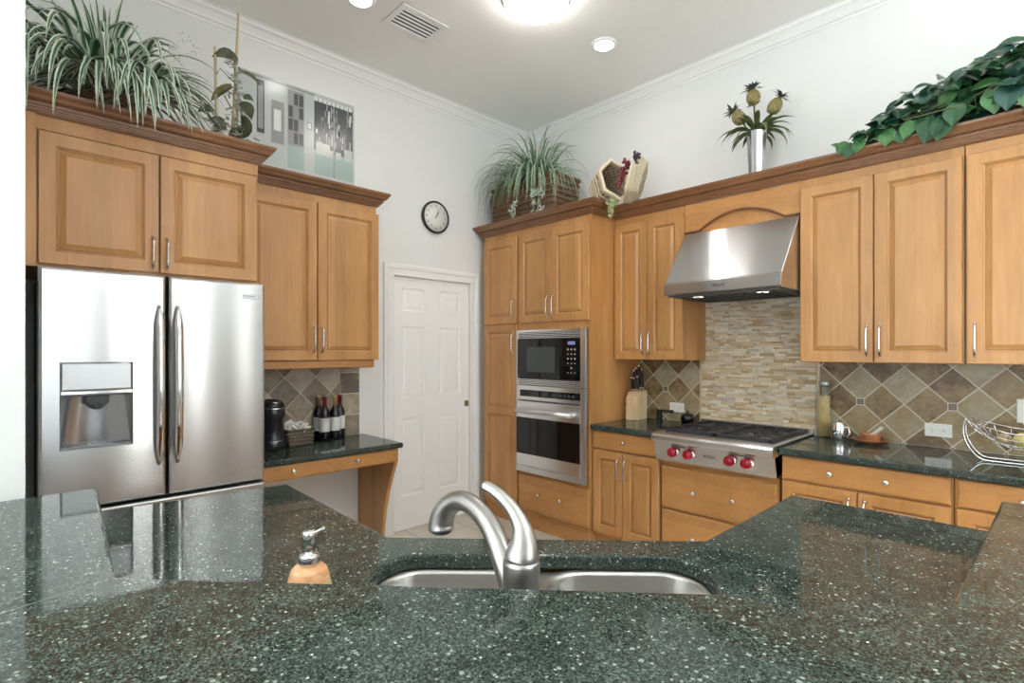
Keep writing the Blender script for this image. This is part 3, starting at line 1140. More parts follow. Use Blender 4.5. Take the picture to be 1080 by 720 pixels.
mb = MB(RW); mb.box(1.268, 1.792, 0.001, 0.008, 0.915, 1.377)
tb = tag(mb.build('tile_backsplash', 'tilexl', origin=(0, 0, 0)), 'brown diagonal stone tile splash behind the knife block', 'backsplash')
insets(tb, [(1.512 + 0.1065, 1.150 - 0.0)] if False else [(1.512, 1.150)])
mb = MB(RW); mb.box(1.793, 1.811, 0.0, 0.010, 0.925, 1.377); mb.build('border_strip', 'stripe', tb)
mb = MB(RW); mb.box(2.588, 3.98, 0.001, 0.008, 0.915, 1.377)
tb = tag(mb.build('tile_backsplash', 'tilex', origin=(0, 0, 0)), 'brown diagonal stone tile splash right of the cooktop', 'backsplash')
insets(tb, [(2.806, 1.140), (2.806 + 4 * 0.1065, 1.140), (2.806 + 8 * 0.1065, 1.140)])
mb = MB(RW); mb.box(2.570, 2.587, 0.0, 0.010, 0.925, 1.377); mb.build('border_strip', 'stripe', tb)

# ---------------------------------------------------------------- base cabinets on the right wall
def base(label, s0, s1, z1=0.874):
    t = thing('base_cabinet', ((s0 + s1) / 2, -0.3, 0.0), label, 'cabinet')
    mb = MB(RW); mb.box(s0, s1, 0.01, 0.596, 0.115, z1); mb.build('body', 'wood', t)
    mb = MB(RW); mb.box(s0, s1, 0.03, 0.575, 0.0, 0.114); mb.build('toe_kick', 'woodh', t)
    return t


t = base('maple base cabinet with one drawer left of the cooktop', 1.270, 1.817)
dw = slab_front(t, RW, 1.276, 1.814, 0.742, 0.868, 0.598)
knob(dw, RW, 1.545, 0.806, 0.618)
o = door_front(t, RW, 1.276, 1.528, 0.135, 0.733, 0.598); pull(o, RW, 1.503, 0.535, 0.70, 0.618)
o = door_front(t, RW, 1.533, 1.814, 0.135, 0.733, 0.598); pull(o, RW, 1.560, 0.535, 0.70, 0.618)
t = base('maple drawer base cabinet directly under the cooktop', 1.824, 2.553, 0.735)
for (z0, z1) in ((0.428, 0.706), (0.135, 0.420)):
    dw = slab_front(t, RW, 1.832, 2.546, z0, z1, 0.598)
    for x_ in (2.06, 2.305):
        knob(dw, RW, x_, (z0 + z1) / 2 - 0.005, 0.618)
t = base('maple base cabinet with two knob drawer right of cooktop', 2.568, 3.300)
dw = slab_front(t, RW, 2.573, 3.292, 0.742, 0.868, 0.598)
knob(dw, RW, 2.808, 0.806, 0.618)
knob(dw, RW, 3.050, 0.806, 0.618)
o = door_front(t, RW, 2.573, 2.926, 0.135, 0.733, 0.598); pull(o, RW, 2.895, 0.535, 0.70, 0.618)
o = door_front(t, RW, 2.932, 3.292, 0.135, 0.733, 0.598); pull(o, RW, 2.962, 0.535, 0.70, 0.618)
t = base('maple base cabinet at the right edge under wire fruit bowl', 3.304, 3.98)
dw = slab_front(t, RW, 3.312, 3.972, 0.742, 0.868, 0.598)
knob(dw, RW, 3.53, 0.806, 0.618)
knob(dw, RW, 3.76, 0.806, 0.618)
o = door_front(t, RW, 3.312, 3.638, 0.135, 0.733, 0.598)
o = door_front(t, RW, 3.644, 3.972, 0.135, 0.733, 0.598)

CZ = 0.914
mb = MB(); mb.prism([(1.2695, -0.648), (1.8195, -0.648), (1.8195, -0.009), (1.2695, -0.009)], 0.876, CZ)
tag(mb.build('counter', 'granite', bevel=0.010, seg=4), 'short dark granite counter carrying the knife block', 'counter')
mb = MB(); mb.prism([(2.5645, -0.648), (3.99, -0.648), (3.99, -0.009), (2.5645, -0.009)], 0.876, CZ)
tag(mb.build('counter', 'granite', bevel=0.010, seg=4), 'long dark granite counter right of the cooktop', 'counter')

# ---------------------------------------------------------------- rangetop
t = thing('rangetop', (2.2, -0.35, 0.74), 'stainless gas rangetop with four red knobs', 'cooktop')
mb = MB(RW)
mb.prism_s([(0.025, 0.740), (0.655, 0.740), (0.668, 0.752), (0.690, 0.858), (0.718, 0.868), (0.724, 0.885), (0.722, 0.905), (0.712, 0.918), (0.690, 0.924),
            (0.025, 0.924)], 1.822, 2.562)
mb.build('body', 'steelw', t, bevel=0.002, uv=UVR)
mb = MB(RW); mb.box(1.823, 2.561, 0.022, 0.052, 0.9245, 0.952); mb.build('back_trim', 'steelw', t, bevel=0.002, uv=UVR)
mb = MB(RW); mb.box(1.87, 2.53, 0.075, 0.645, 0.9242, 0.927); mb.build('burner_pan', plain('pan_grey', (0.16, 0.16, 0.165), 0.35, 0.5), t)
for (g0, g1) in ((1.880, 2.198), (2.204, 2.522)):
    mb = MB(RW)
    e0, e1 = 0.08, 0.642
    zt0, zt1 = 0.936, 0.950
    mb.box(g0, g1, e0, e0 + 0.014, zt0 - 0.008, zt1).box(g0, g1, e1 - 0.014, e1, zt0 - 0.008, zt1)
    mb.box(g0, g0 + 0.014, e0, e1, zt0 - 0.008, zt1).box(g1 - 0.014, g1, e0, e1, zt0 - 0.008, zt1)
    mb.box(g0, g1, 0.354, 0.368, zt0, zt1)
    for cy in (0.218, 0.504):
        cx = (g0 + g1) / 2
        for k_ in range(8):
            a = PI / 4 * k_
            r0, r1 = 0.038, (0.13 if k_ % 2 == 0 else 0.125)
            dx, dy = math.cos(a), math.sin(a)
            if k_ % 2 == 0:
                r1 = 0.150 if k_ % 4 == 0 else 0.135
            p = [RW(cx + dx * r0, cy + dy * r0, zt1 - 0.006), RW(cx + dx * r1, cy + dy * r1, zt1 - 0.006)]
            mb.tube(p, 0.0055, 6)
    for (fx, fy) in ((g0 + 0.01, e0 + 0.01), (g1 - 0.01, e0 + 0.01), (g0 + 0.01, e1 - 0.01), (g1 - 0.01, e1 - 0.01)):
        mb.box(fx - 0.006, fx + 0.006, fy - 0.006, fy + 0.006, 0.927, zt0)
    mb.build('grate', 'blackm', t, bevel=0.0015)
    for cy in (0.218, 0.504):
        mb = MB(RW)
        cx = (g0 + g1) / 2
        mb.lathe(RW(cx, cy, 0.927), [(0.05, 0), (0.048, 0.004), (0.035, 0.005), (0.035, 0.010), (0.028, 0.014), (0.0, 0.015)], 20)
        mb.build('burner', 'blackm', t)
sl = Vector((0, -1, -0.2)).normalized()
for x_ in (1.956, 2.060, 2.315, 2.411):
    mb = MB(RW)
    c = RW(x_, 0.678, 0.805)
    ax = RW(0, 1, 0.2).normalized()
    mb.lathe(c, [(0.036, 0.0), (0.036, 0.005), (0.032, 0.010), (0.022, 0.010)], 24, axis=ax)
    bz = mb.build('knob_bezel', 'chrome', t)
    mb = MB(RW)
    mb.lathe(c + ax * 0.008, [(0.026, 0.0), (0.0295, 0.006), (0.028, 0.030), (0.024, 0.036), (0.0, 0.037)], 24, axis=ax)
    up = Vector((0, 0, 1)) - ax * ax.z
    up.normalize()
    rt = ax.cross(up)
    P_ = []
    for (u_, v_, w_) in [(a, b, c_) for a in (-0.005, 0.005) for b in (-0.026, 0.026) for c_ in (0.035, 0.046)]:
        P_.append(c + ax * (0.008 + w_) + rt * u_ + up * v_)
    mb.add(P_, [(0, 1, 3, 2), (4, 6, 7, 5), (0, 4, 5, 1), (2, 3, 7, 6), (0, 2, 6, 4), (1, 5, 7, 3)], 0, False, True)
    o = mb.build('knob', 'red', t)
mb = MB(RW)
mb.text('WOLF', lambda x, y, z: RW(2.187 + x, 0.6805 + z + y * 0.2, 0.810 + y), 0.026, 0, 0.0008, 0.080)
mb.build('lettering', 'black', t)
mb = MB(RW)
for x_ in (1.992, 2.362):
    mb.box(x_ - 0.05, x_ + 0.05, 0.686, 0.6905, 0.845, 0.852)
mb.build('legend_strip', 'darkgrey', t)

# ================================================================ PENINSULA
BZ = 1.067
# lower counter outline (kitchen-height granite), walls and bar
lowpoly = [(1.430, -3.560), (1.505, -2.893), (2.310, -2.915), (2.950, -2.292), (2.950, -1.612), (3.540, -1.612), (3.537, -2.650), (2.574, -3.556)]
# granite with a rounded cut-out for the sink
def rounded(r0, r1, w0, w1, rad, n=6):
    pts = []
    for (cr, cw, a0) in ((r1 - rad, w1 - rad, 0), (r0 + rad, w1 - rad, 90), (r0 + rad, w0 + rad, 180), (r1 - rad, w0 + rad, 270)):
        for i in range(n + 1):
            a = math.radians(a0 + 90 * i / n)
            pts.append((cr + rad * math.cos(a), cw + rad * math.sin(a)))
    return pts


S0, S1, SW0, SW1 = -0.350, 0.440, 0.975, 1.365
hole = rounded(S0, S1, SW0, SW1, 0.10)
holew = [(PN(r, w, 0).x, PN(r, w, 0).y) for r, w in hole]


def slab_with_hole(name, outer, inner, z0, z1, mat, label, cat):
    me = bpy.data.meshes.new(name)
    bm = bmesh.new()
    def ring(pts, z):
        vs = [bm.verts.new((x, y, z)) for x, y in pts]
        es = [bm.edges.new((vs[i], vs[(i + 1) % len(vs)])) for i in range(len(vs))]
        return vs, es
    loops = {}
    for z in (z0, z1):
        vo, eo = ring(outer, z)
        vi, ei = ring(inner, z)
        loops[z] = (vo, vi)
        bmesh.ops.triangle_fill(bm, use_beauty=True, use_dissolve=False, edges=eo + ei)
    for k_ in (0, 1):
        a, b = loops[z0][k_], loops[z1][k_]
        for i in range(len(a)):
            j = (i + 1) % len(a)
            bm.faces.new((a[i], a[j], b[j], b[i]))
    bmesh.ops.recalc_face_normals(bm, faces=bm.faces)
    cx = sum(x for x, y in outer) / len(outer)
    cy = sum(y for x, y in outer) / len(outer)
    L = Vector((cx, cy, z0))
    bmesh.ops.translate(bm, verts=bm.verts, vec=-L)
    bm.to_mesh(me)
    bm.free()
    me.materials.append(M[mat])
    ob = bpy.data.objects.new(name, me)
    ob.location = L
    COL.objects.link(ob)
    bv = ob.modifiers.new('bevel', 'BEVEL')
    bv.width = 0.008
    bv.segments = 3
    bv.limit_method = 'ANGLE'
    bv.angle_limit = math.radians(60)
    return tag(ob, label, cat)


slab_with_hole('sink_counter', lowpoly, holew, CZ - 0.038, CZ, 'granite', 'lower green granite counter around the sink', 'counter')

# base cabinets of the peninsula
t = thing('peninsula_base', (2.5, -2.9, 0.0), 'maple cabinet base under the sink counter', 'cabinet')
mb = MB()
mb.prism([(1.52, -3.555), (1.545, -2.935), (2.00, -2.935), (2.00, -3.555)], 0.10, CZ - 0.0385)
mb.prism([(2.985, -2.00), (2.985, -1.645), (3.54, -1.645), (3.54, -2.00)], 0.10, CZ - 0.0385)
mb.prism([(2.00, -2.955), (2.32, -2.955), (2.91, -2.325), (2.985, -2.00), (3.00, -2.00), (2.96, -2.34), (2.345, -2.99), (2.00, -2.99)], 0.10, CZ - 0.0385)
mb.build('body', 'wood', t)
T2 = lambda s, d, z: PN(s, 1.432 + d, z)
for k_ in range(2):
    s0 = -0.33 + 0.36 * k_
    door_front(t, T2, s0, s0 + 0.352, 0.12, 0.855, 0.002)

# pony wall carrying the bar
BW = [(1.795, -3.690), (1.795, -3.569), (2.556, -3.581), (3.541, -2.664), (3.557, -1.905), (3.675, -1.905), (3.675, -2.68), (2.62, -3.690)]
mb = MB(); mb.prism(BW, 0.0, BZ - 0.041)
struct(mb.build('wall_bar', 'wall'), 'low wall that carries the raised bar', 'wall')
# raised bar top in three mitred slabs
t = thing('bar_counter', (2.9, -3.3, BZ - 0.04), 'raised speckled green granite bar wrapping the sink counter', 'counter')
bar = [(1.800, -3.520), (2.550, -3.568), (3.527, -2.665), (3.535, -1.892), (3.99, -1.892), (3.99, -2.9), (2.90, -3.96), (1.800, -3.96)]
mb = MB(); mb.prism(bar, BZ - 0.04, BZ)
mb.build('slab', 'granite', t, bevel=0.007, seg=3, angle=60)
mb = MB()
sd_ = Vector((2.66 - 2.55, -3.96 + 3.568, 0)).normalized()
sn_ = Vector((-sd_.y, sd_.x, 0)) * 0.0011
a_, b_ = Vector((2.553, -3.579, BZ)), Vector((2.655, -3.945, BZ))
P_ = [a_ + sn_, a_ - sn_, b_ - sn_, b_ + sn_]
mb.add(P_ + [p + Vector((0, 0, 0.0003)) for p in P_], [(3, 2, 1, 0), (4, 5, 6, 7), (0, 1, 5, 4), (1, 2, 6, 5), (2, 3, 7, 6), (3, 0, 4, 7)])
o = mb.build('seam', plain('seam_resin', (0.10, 0.12, 0.105), 0.3), t); o['label'] = 'thin pale joint line across the bar'

# sink: two bowls under the counter
t = thing('sink', tuple(PN(0.05, 1.17, 0.68)), 'double bowl stainless undermount sink', 'sink')
n = N('sink_steel')
f = n.noise(n.mapped((4, 4, 60)), 20.0, 2.0)
n.set(Base_Color=n.mix(f, (0.50, 0.49, 0.47), (0.60, 0.59, 0.57)), Metallic=1.0, Roughness=0.33)
M['sinksteel'] = n.m
def bowl(r0, r1, w0, w1, z_top, z_bot, rad):
    mb = MB(PN)
    n_ = 6
    secs = []
    for (ins_, z) in ((-0.014, z_top), (0.0, z_top), (0.004, z_top - 0.008), (0.010, z_bot + 0.05), (0.022, z_bot + 0.016), (0.05, z_bot + 0.002), (0.09, z_bot)):
        rad_ = max(0.02, rad - max(0, ins_) * 0.6)
        secs.append([(r, w, z) for r, w in rounded(r0 + ins_, r1 - ins_, w0 + ins_, w1 - ins_, rad_, n_)])
    P_ = [p for s_ in secs for p in s_]
    m_ = len(secs[0])
    F_ = []
    for k_ in range(len(secs) - 1):
        for i in range(m_):
            F_.append((k_ * m_ + i, k_ * m_ + (i + 1) % m_, (k_ + 1) * m_ + (i + 1) % m_, (k_ + 1) * m_ + i))
    F_.append(tuple(range((len(secs) - 1) * m_, len(secs) * m_)))
    mb.add(P_, F_, 0, True)
    ob = mb.build('bowl', 'sinksteel', t, recalc=False)
    dr_ = MB(PN)
    c = PN((r0 + r1) / 2, (w0 + w1) / 2 + 0.04, z_bot + 0.001)
    dr_.lathe(c, [(0.045, 0.0), (0.045, 0.003), (0.036, 0.003), (0.034, -0.0005), (0.0, -0.0005)], 20)
    dr_.build('drain', 'chrome', ob)
bowl(S0 + 0.012, 0.028, SW0 + 0.012, SW1 - 0.008, CZ - 0.0385, 0.70, 0.09)
bowl(0.062, S1 - 0.012, SW0 + 0.012, SW1 - 0.008, CZ - 0.0385, 0.70, 0.09)

W1_, W0_ = SW1 - 0.008, SW0 + 0.012
pl_ = []
for (cr, cw, a0) in ((0.152, W1_ - 0.09, 90), (0.152, W0_ + 0.09, 180)):
    pl_ += [(cr + 0.091 * math.cos(math.radians(a0 + 15 * i)), cw + 0.091 * math.sin(math.radians(a0 + 15 * i))) for i in range(7)]
for (cr, cw, a0) in ((-0.062, W0_ + 0.09, 270), (-0.062, W1_ - 0.09, 0)):
    pl_ += [(cr + 0.091 * math.cos(math.radians(a0 + 15 * i)), cw + 0.091 * math.sin(math.radians(a0 + 15 * i))) for i in range(7)]
mb = MB(PN); mb.prism(pl_, CZ - 0.0435, CZ - 0.0395); mb.build('divider', 'sinksteel', t)

# faucet
t = thing('faucet', (2.988, -3.052, CZ), 'brushed nickel single lever kitchen faucet at the sink', 'faucet')
c = Vector((2.988, -3.052, CZ))
mb = MB()
mb.lathe(c, [(0.040, 0.0), (0.040, 0.006), (0.034, 0.012), (0.0325, 0.05), (0.0325, 0.160), (0.0315, 0.166), (0.026, 0.168)], 28)
mb.build('body', 'nickel', t)
mb = MB()
sp = [(2.972, -3.052, 0.985), (2.957, -3.050, 1.030), (2.928, -3.044, 1.072), (2.890, -3.036, 1.108), (2.845, -3.030, 1.130), (2.800, -3.028, 1.138),
      (2.765, -3.030, 1.128), (2.742, -3.034, 1.107), (2.733, -3.037, 1.082), (2.734, -3.038, 1.066)]
sp, (ra_,) = smooth_path(sp, [0.022, 0.0225, 0.0215, 0.020, 0.0195, 0.020, 0.0215, 0.024, 0.026, 0.027])
mb.tube(sp, ra_, 24)
so = mb.build('spout', 'nickel', t)
mb = MB()
mb.lathe((2.734, -3.038, 1.0605), [(0.019, 0.0), (0.022, 0.002), (0.022, 0.006)], 18)
mb.build('spray_face', 'black', so)
mb = MB()
lv = [(2.988, -3.052, 1.080), (2.989, -3.050, 1.092), (2.989, -3.048, 1.112), (2.982, -3.047, 1.136), (2.964, -3.050, 1.161), (2.941, -3.058, 1.182),
      (2.920, -3.066, 1.194), (2.908, -3.070, 1.1975), (2.905, -3.071, 1.198)]
lv, (ra_, rb_) = smooth_path(lv, [0.031, 0.0295, 0.0235, 0.0170, 0.0135, 0.0115, 0.0100, 0.0080, 0.003], [0.031, 0.030, 0.024, 0.017, 0.012, 0.009, 0.0075, 0.006, 0.002])
mb.tube(lv, ra_, 24, r2=rb_)
mb.build('lever', 'nickel', t)

# soap dispenser
n = N('onyx')
f = n.noise(n.mapped((6, 6, 22)), 4.0, 4.0)
sep = n.n('ShaderNodeSeparateXYZ', Vector=n.coord())
band = n.math('GREATER_THAN', n.math('ADD', sep.outputs[2], n.math('MULTIPLY', f, 0.012)), 0.038)
n.set(Base_Color=n.mix(band, (0.62, 0.52, 0.28), n.ramp(f, [(0.3, (0.55, 0.24, 0.10)), (0.55, (0.72, 0.42, 0.22)), (0.75, (0.80, 0.60, 0.38))])), Roughness=0.12)
M['onyx'] = n.m
t = thing('soap_dispenser', (2.505, -3.224, CZ), 'orange stone soap dispenser with chrome pump', 'soap dispenser')
c = Vector((2.505, -3.224, CZ))
mb = MB(); mb.lathe(c, [(0.046, 0), (0.049, 0.003), (0.047, 0.018), (0.042, 0.042), (0.037, 0.056), (0.030, 0.062), (0.016, 0.064), (0.0, 0.064)], 28)
mb.build('bottle', 'onyx', t)
mb = MB()
mb.lathe(c, [(0.019, 0.0635), (0.0215, 0.066), (0.0215, 0.083), (0.019, 0.088), (0.0095, 0.089), (0.0095, 0.100), (0.0140, 0.102), (0.0145, 0.134), (0.012, 0.138), (0.0, 0.1385)], 20)
q = Vector((Q, Q * 0.6, 0.25)).normalized()
mb.tube([c + Vector((0, 0, 0.131)), c + Vector((0.012, 0.009, 0.1345)), c + Vector((0.030, 0.022, 0.147))], [0.004, 0.0035, 0.0028], 8)
mb.build('pump', 'pull', t)

# ================================================================ SMALL THINGS: desk
Zt = DZC
t = thing('coffee_maker', (0.20, -2.50, Zt), 'black single cup coffee maker beside the refrigerator', 'coffee maker')
c = Vector((0.185, -2.497, Zt))
mb = MB()
mb.lathe(c, [(0.078, 0.0), (0.082, 0.006), (0.082, 0.045), (0.076, 0.055), (0.076, 0.19), (0.082, 0.20), (0.083, 0.255), (0.078, 0.262), (0.0, 0.262)], 28, scale=(1.25, 1.0))
mb.build('body', plain('coffee_body', (0.018, 0.018, 0.026), 0.25), t)
mb = MB()
mb.lathe(c + Vector((0, 0, 0.263)), [(0.080, 0.0), (0.079, 0.012), (0.070, 0.032), (0.045, 0.048), (0.0, 0.052)], 28, scale=(1.25, 1.0))
ld = mb.build('lid', 'black', t)
mb = MB()
mb.tube([c + Vector((0.02, -0.045, 0.30)), c + Vector((0.075, -0.028, 0.30)), c + Vector((0.095, 0.0, 0.295)), c + Vector((0.075, 0.028, 0.30)), c + Vector((0.02, 0.045, 0.30))], 0.006, 8)
mb.build('handle', 'chrome', ld)
mb = MB(); mb.lathe(c + Vector((0, 0, 0.2565)), [(0.0845, 0.0), (0.0845, 0.006)], 28, scale=(1.25, 1.0)); mb.build('chrome_band', 'chrome', t)
mb = MB(); mb.lathe(c + Vector((0.055, 0, 0.0555)), [(0.045, 0.0), (0.047, 0.004), (0.0, 0.004)], 20); mb.build('cup_tray', 'steel_edge', t)

M['wick_g'] = wicker('grey_wicker', (0.17, 0.135, 0.095), (0.42, 0.36, 0.27), 120, 330)
t = thing('basket', (0.13, -2.29, Zt), 'small square grey wicker basket of wrapped sugar packets', 'basket')
mb = MB(LW)
def taper_box(mb, s0, s1, d0, d1, z0, z1, g, th=0.006, mi=0):
    o = [(s0, s1, d0, d1), (s0 - g, s1 + g, d0 - g, d1 + g)]
    P_ = []
    for (a0, a1, b0, b1), z in ((o[0], z0), (o[1], z1)):
        P_ += [(a0, b0, z), (a1, b0, z), (a1, b1, z), (a0, b1, z)]
    (a0, a1, b0, b1) = o[1]
    P_ += [(a0 + th, b0 + th, z1), (a1 - th, b0 + th, z1), (a1 - th, b1 - th, z1), (a0 + th, b1 - th, z1)]
    (a0, a1, b0, b1) = o[0]
    P_ += [(a0 + th, b0 + th, z0 + th), (a1 - th, b0 + th, z0 + th), (a1 - th, b1 - th, z0 + th), (a0 + th, b1 - th, z0 + th)]
    F_ = [(3, 2, 1, 0), (12, 13, 14, 15)]
    for b in (0, 4, 8):
        for i in range(4):
            F_.append((b + i, b + (i + 1) % 4, b + 4 + (i + 1) % 4, b + 4 + i))
    mb.add(P_, F_, mi)
taper_box(mb, -2.385, -2.235, 0.05, 0.20, Zt + 0.001, Zt + 0.105, 0.008)
mb.build('weave', 'wick_g', t)
mb = MB()
for zz in (0.012, 0.035, 0.058, 0.081, 0.104):
    k_ = 0.008 * zz / 0.105
    pts = [LW(-2.385 - k_, 0.05 - k_, Zt + zz), LW(-2.235 + k_, 0.05 - k_, Zt + zz), LW(-2.235 + k_, 0.20 + k_, Zt + zz), LW(-2.385 - k_, 0.20 + k_, Zt + zz)]
    pp = []
    for i in range(4):
        a, b = pts[i], pts[(i + 1) % 4]
        for j in range(8):
            pp.append(a.lerp(b, j / 8))
    mb.tube(pp, 0.0055, 6, closed=True)
mb.build('rim', 'wick_g', t)
rs = random.Random(5)
mb = MB()
for i in range(26):
    c = LW(-2.31 + rs.uniform(-0.055, 0.055), 0.125 + rs.uniform(-0.052, 0.052), Zt + 0.112 + rs.uniform(-0.018, 0.030))
    rot = Matrix.Rotation(rs.uniform(0, PI), 3, 'Z') @ Matrix.Rotation(rs.uniform(-0.9, 0.9), 3, 'X') @ Matrix.Rotation(rs.uniform(-0.9, 0.9), 3, 'Y')
    hx, hy, hz = 0.033, 0.021, 0.008
    P_ = [c + rot @ Vector(p) for p in ((-hx, -hy, 0), (hx, -hy, 0), (hx, hy, 0), (-hx, hy, 0), (-hx * 0.7, -hy * 0.6, hz), (hx * 0.7, -hy * 0.6, hz), (hx * 0.7, hy * 0.6, hz), (-hx * 0.7, hy * 0.6, hz),
                                        (-hx * 0.7, -hy * 0.6, -hz), (hx * 0.7, -hy * 0.6, -hz), (hx * 0.7, hy * 0.6, -hz), (-hx * 0.7, hy * 0.6, -hz))]
    mb.add(P_, [(4, 5, 6, 7), (11, 10, 9, 8)] + [(i_, (i_ + 1) % 4, 4 + (i_ + 1) % 4, 4 + i_) for i_ in range(4)] + [(i_, 8 + i_, 8 + (i_ + 1) % 4, (i_ + 1) % 4) for i_ in range(4)], 0, False, True)
tag(mb.build('sugar_packets', 'white'), 'loose white packets heaped in the grey wicker basket', 'packets', None, 'stuff')

M['wine'] = plain('dark_wine_glass', (0.008, 0.006, 0.008), 0.06)
M['foil_t'] = plain('tan_foil', (0.50, 0.36, 0.20), 0.35)
M['foil_r'] = plain('red_foil', (0.28, 0.015, 0.03), 0.35)
M['label'] = plain('paper_label', (0.66, 0.66, 0.66), 0.6)
def bottle(x, y, foil, lab, label):
    t = thing('wine_bottle', (x, y, Zt), label, 'bottle', 'wine bottles on the desk counter')
    c = Vector((x, y, Zt))
    mb = MB(); mb.lathe(c, [(0.030, 0), (0.0355, 0.004), (0.0365, 0.02), (0.0365, 0.175), (0.033, 0.198), (0.020, 0.222), (0.0142, 0.236), (0.0142, 0.296), (0.0155, 0.297), (0.0155, 0.302), (0, 0.302)], 22)
    mb.build('glass', 'wine', t)
    mb = MB(); mb.lathe(c, [(0.0152, 0.238), (0.0152, 0.2955), (0.0166, 0.2965), (0.0166, 0.3035), (0.0, 0.304)], 18); mb.build('foil', foil, t)
    mb = MB()
    P_, F_ = [], []
    for i in range(15):
        a = math.radians(-45 - 105 + 210 * i / 14)
        for z_ in (0.065, 0.158):
            P_.append(c + Vector((0.0371 * math.cos(a), 0.0371 * math.sin(a), z_)))
    for i in range(14):
        F_.append((2 * i, 2 * i + 2, 2 * i + 3, 2 * i + 1))
    mb.add(P_, F_, 0, True, True)
    mb.build('label', 'label', t, recalc=False)
    return t
bottle(0.125, -2.118, 'foil_r', 1, 'front left wine bottle with red neck foil and white label')
bottle(0.048, -2.125, 'foil_t', 1, 'tan foiled wine bottle half hidden behind front left bottle')
bottle(0.112, -2.038, 'foil_t', 1, 'front right wine bottle with tan neck foil')
bottle(0.050, -1.972, 'foil_r', 1, 'red foiled wine bottle farthest right beside the tile border')

# ================================================================ WALL CLOCK and POSTER
t = thing('wall_clock', (0.0, -1.11, 2.44), 'round black rimmed wall clock above the white door', 'clock')
cy_, cz_ = -1.11, 2.560
mb = MB(LW)
mb.lathe(LW(cy_, 0.0005, cz_), [(0.128, 0), (0.135, 0.006), (0.135, 0.024), (0.130, 0.030), (0.122, 0.030), (0.119, 0.020), (0.0, 0.020)], 48, axis=(1, 0, 0))
mb.build('rim', 'black', t)
mb = MB(LW); mb.lathe(LW(cy_, 0.0205, cz_), [(0.1195, 0), (0.1195, 0.001), (0, 0.001)], 48, axis=(1, 0, 0)); fc = mb.build('face', plain('clock_face', (0.78, 0.78, 0.75), 0.5), t)
mb = MB(LW)
for h_ in range(1, 13):
    a = PI / 2 - 2 * PI * h_ / 12
    px_, pz_ = cy_ + 0.092 * math.cos(a), cz_ + 0.092 * math.sin(a)
    mb.text(str(h_), lambda x, y, z: LW(px_ + x, 0.0217 + z, pz_ + y), 0.030, 0, 0.0003)
mb.build('numerals', 'darkgrey', fc)
for (nm, ang, ln, wd) in (('hour_hand', 30 + 2, 0.050, 0.0035), ('minute_hand', 4 * 6, 0.078, 0.0022)):
    mb = MB(LW)
    a = PI / 2 - math.radians(ang)
    dx, dz = math.cos(a), math.sin(a)
    P_ = [(cy_ - dx * 0.012 - dz * wd, cz_ - dz * 0.012 + dx * wd), (cy_ - dx * 0.012 + dz * wd, cz_ - dz * 0.012 - dx * wd),
          (cy_ + dx * ln + dz * wd * 0.6, cz_ + dz * ln - dx * wd * 0.6), (cy_ + dx * ln - dz * wd * 0.6, cz_ + dz * ln + dx * wd * 0.6)]
    mb.prism_d(P_, 0.0225, 0.0238)
    mb.build(nm, 'black', t)

# unframed print of a shopfront: columns, windows, teal panels
t = thing('wall_print', (0.03, -2.25, 2.545), 'unframed glossy shopfront print standing on the desk wall cabinet', 'picture')
PS0, PS1, PZ0, PZ1 = -2.640, -1.850, 2.540, 3.245
mb = MB(LW); mb.box(PS0, PS1, 0.012, 0.030, PZ0, PZ1)
pn = mb.build('board', plain('print_paper', (0.50, 0.54, 0.54), 0.22), t)
pm = [plain('print_pale', (0.52, 0.55, 0.53), 0.22), plain('print_dark', (0.07, 0.075, 0.085), 0.22), plain('print_teal', (0.34, 0.44, 0.43), 0.22),
      plain('print_mid', (0.28, 0.29, 0.30), 0.22), plain('print_white', (0.72, 0.74, 0.73), 0.22)]
mb = MB(LW)
def pq(u0, u1, v0, v1, mi, lay):
    a = PS0 + (PS1 - PS0) * u0; b = PS0 + (PS1 - PS0) * u1
    c = PZ0 + (PZ1 - PZ0) * v0; d = PZ0 + (PZ1 - PZ0) * v1
    x = 0.0302 + 0.0002 * lay
    mb.add([(a, x, c), (b, x, c), (b, x, d), (a, x, d)], [(0, 1, 2, 3)], mi)
# right shop window
pq(0.62, 0.985, 0.44, 0.955, 1, 0)
pq(0.62, 0.985, 0.20, 0.44, 2, 0)
pq(0.795, 0.808, 0.20, 0.955, 3, 2)
rp = random.Random(11)
for i in range(46):
    u = rp.uniform(0.63, 0.955); v = rp.uniform(0.46, 0.86)
    w = rp.uniform(0.006, 0.022); h = rp.uniform(0.03, 0.14)
    pq(u, min(0.983, u + w), v, min(0.93, v + h), rp.choice((0, 3, 3, 4)), 1)
for (u, w) in ((0.635, 0.13), (0.765, 0.03), (0.82, 0.05), (0.90, 0.08)):
    pq(u, u + w, 0.40, 0.52 if w > 0.06 else 0.47, 0, 2)
for i in range(9):      # awning scallop
    u = 0.62 + 0.0405 * i
    pq(u, u + 0.034, 0.925, 0.962, 4, 3)
# glazed door
pq(0.39, 0.53, 0.42, 0.95, 3, 0)
pq(0.39, 0.53, 0.20, 0.42, 2, 0)
for i in range(3):
    for j in range(4):
        pq(0.397 + 0.045 * i, 0.433 + 0.045 * i, 0.44 + 0.125 * j, 0.55 + 0.125 * j, 1 if (i + j) % 3 else 3, 1)
pq(0.555, 0.60, 0.62, 0.69, 3, 1)
pq(0.562, 0.593, 0.63, 0.68, 4, 2)
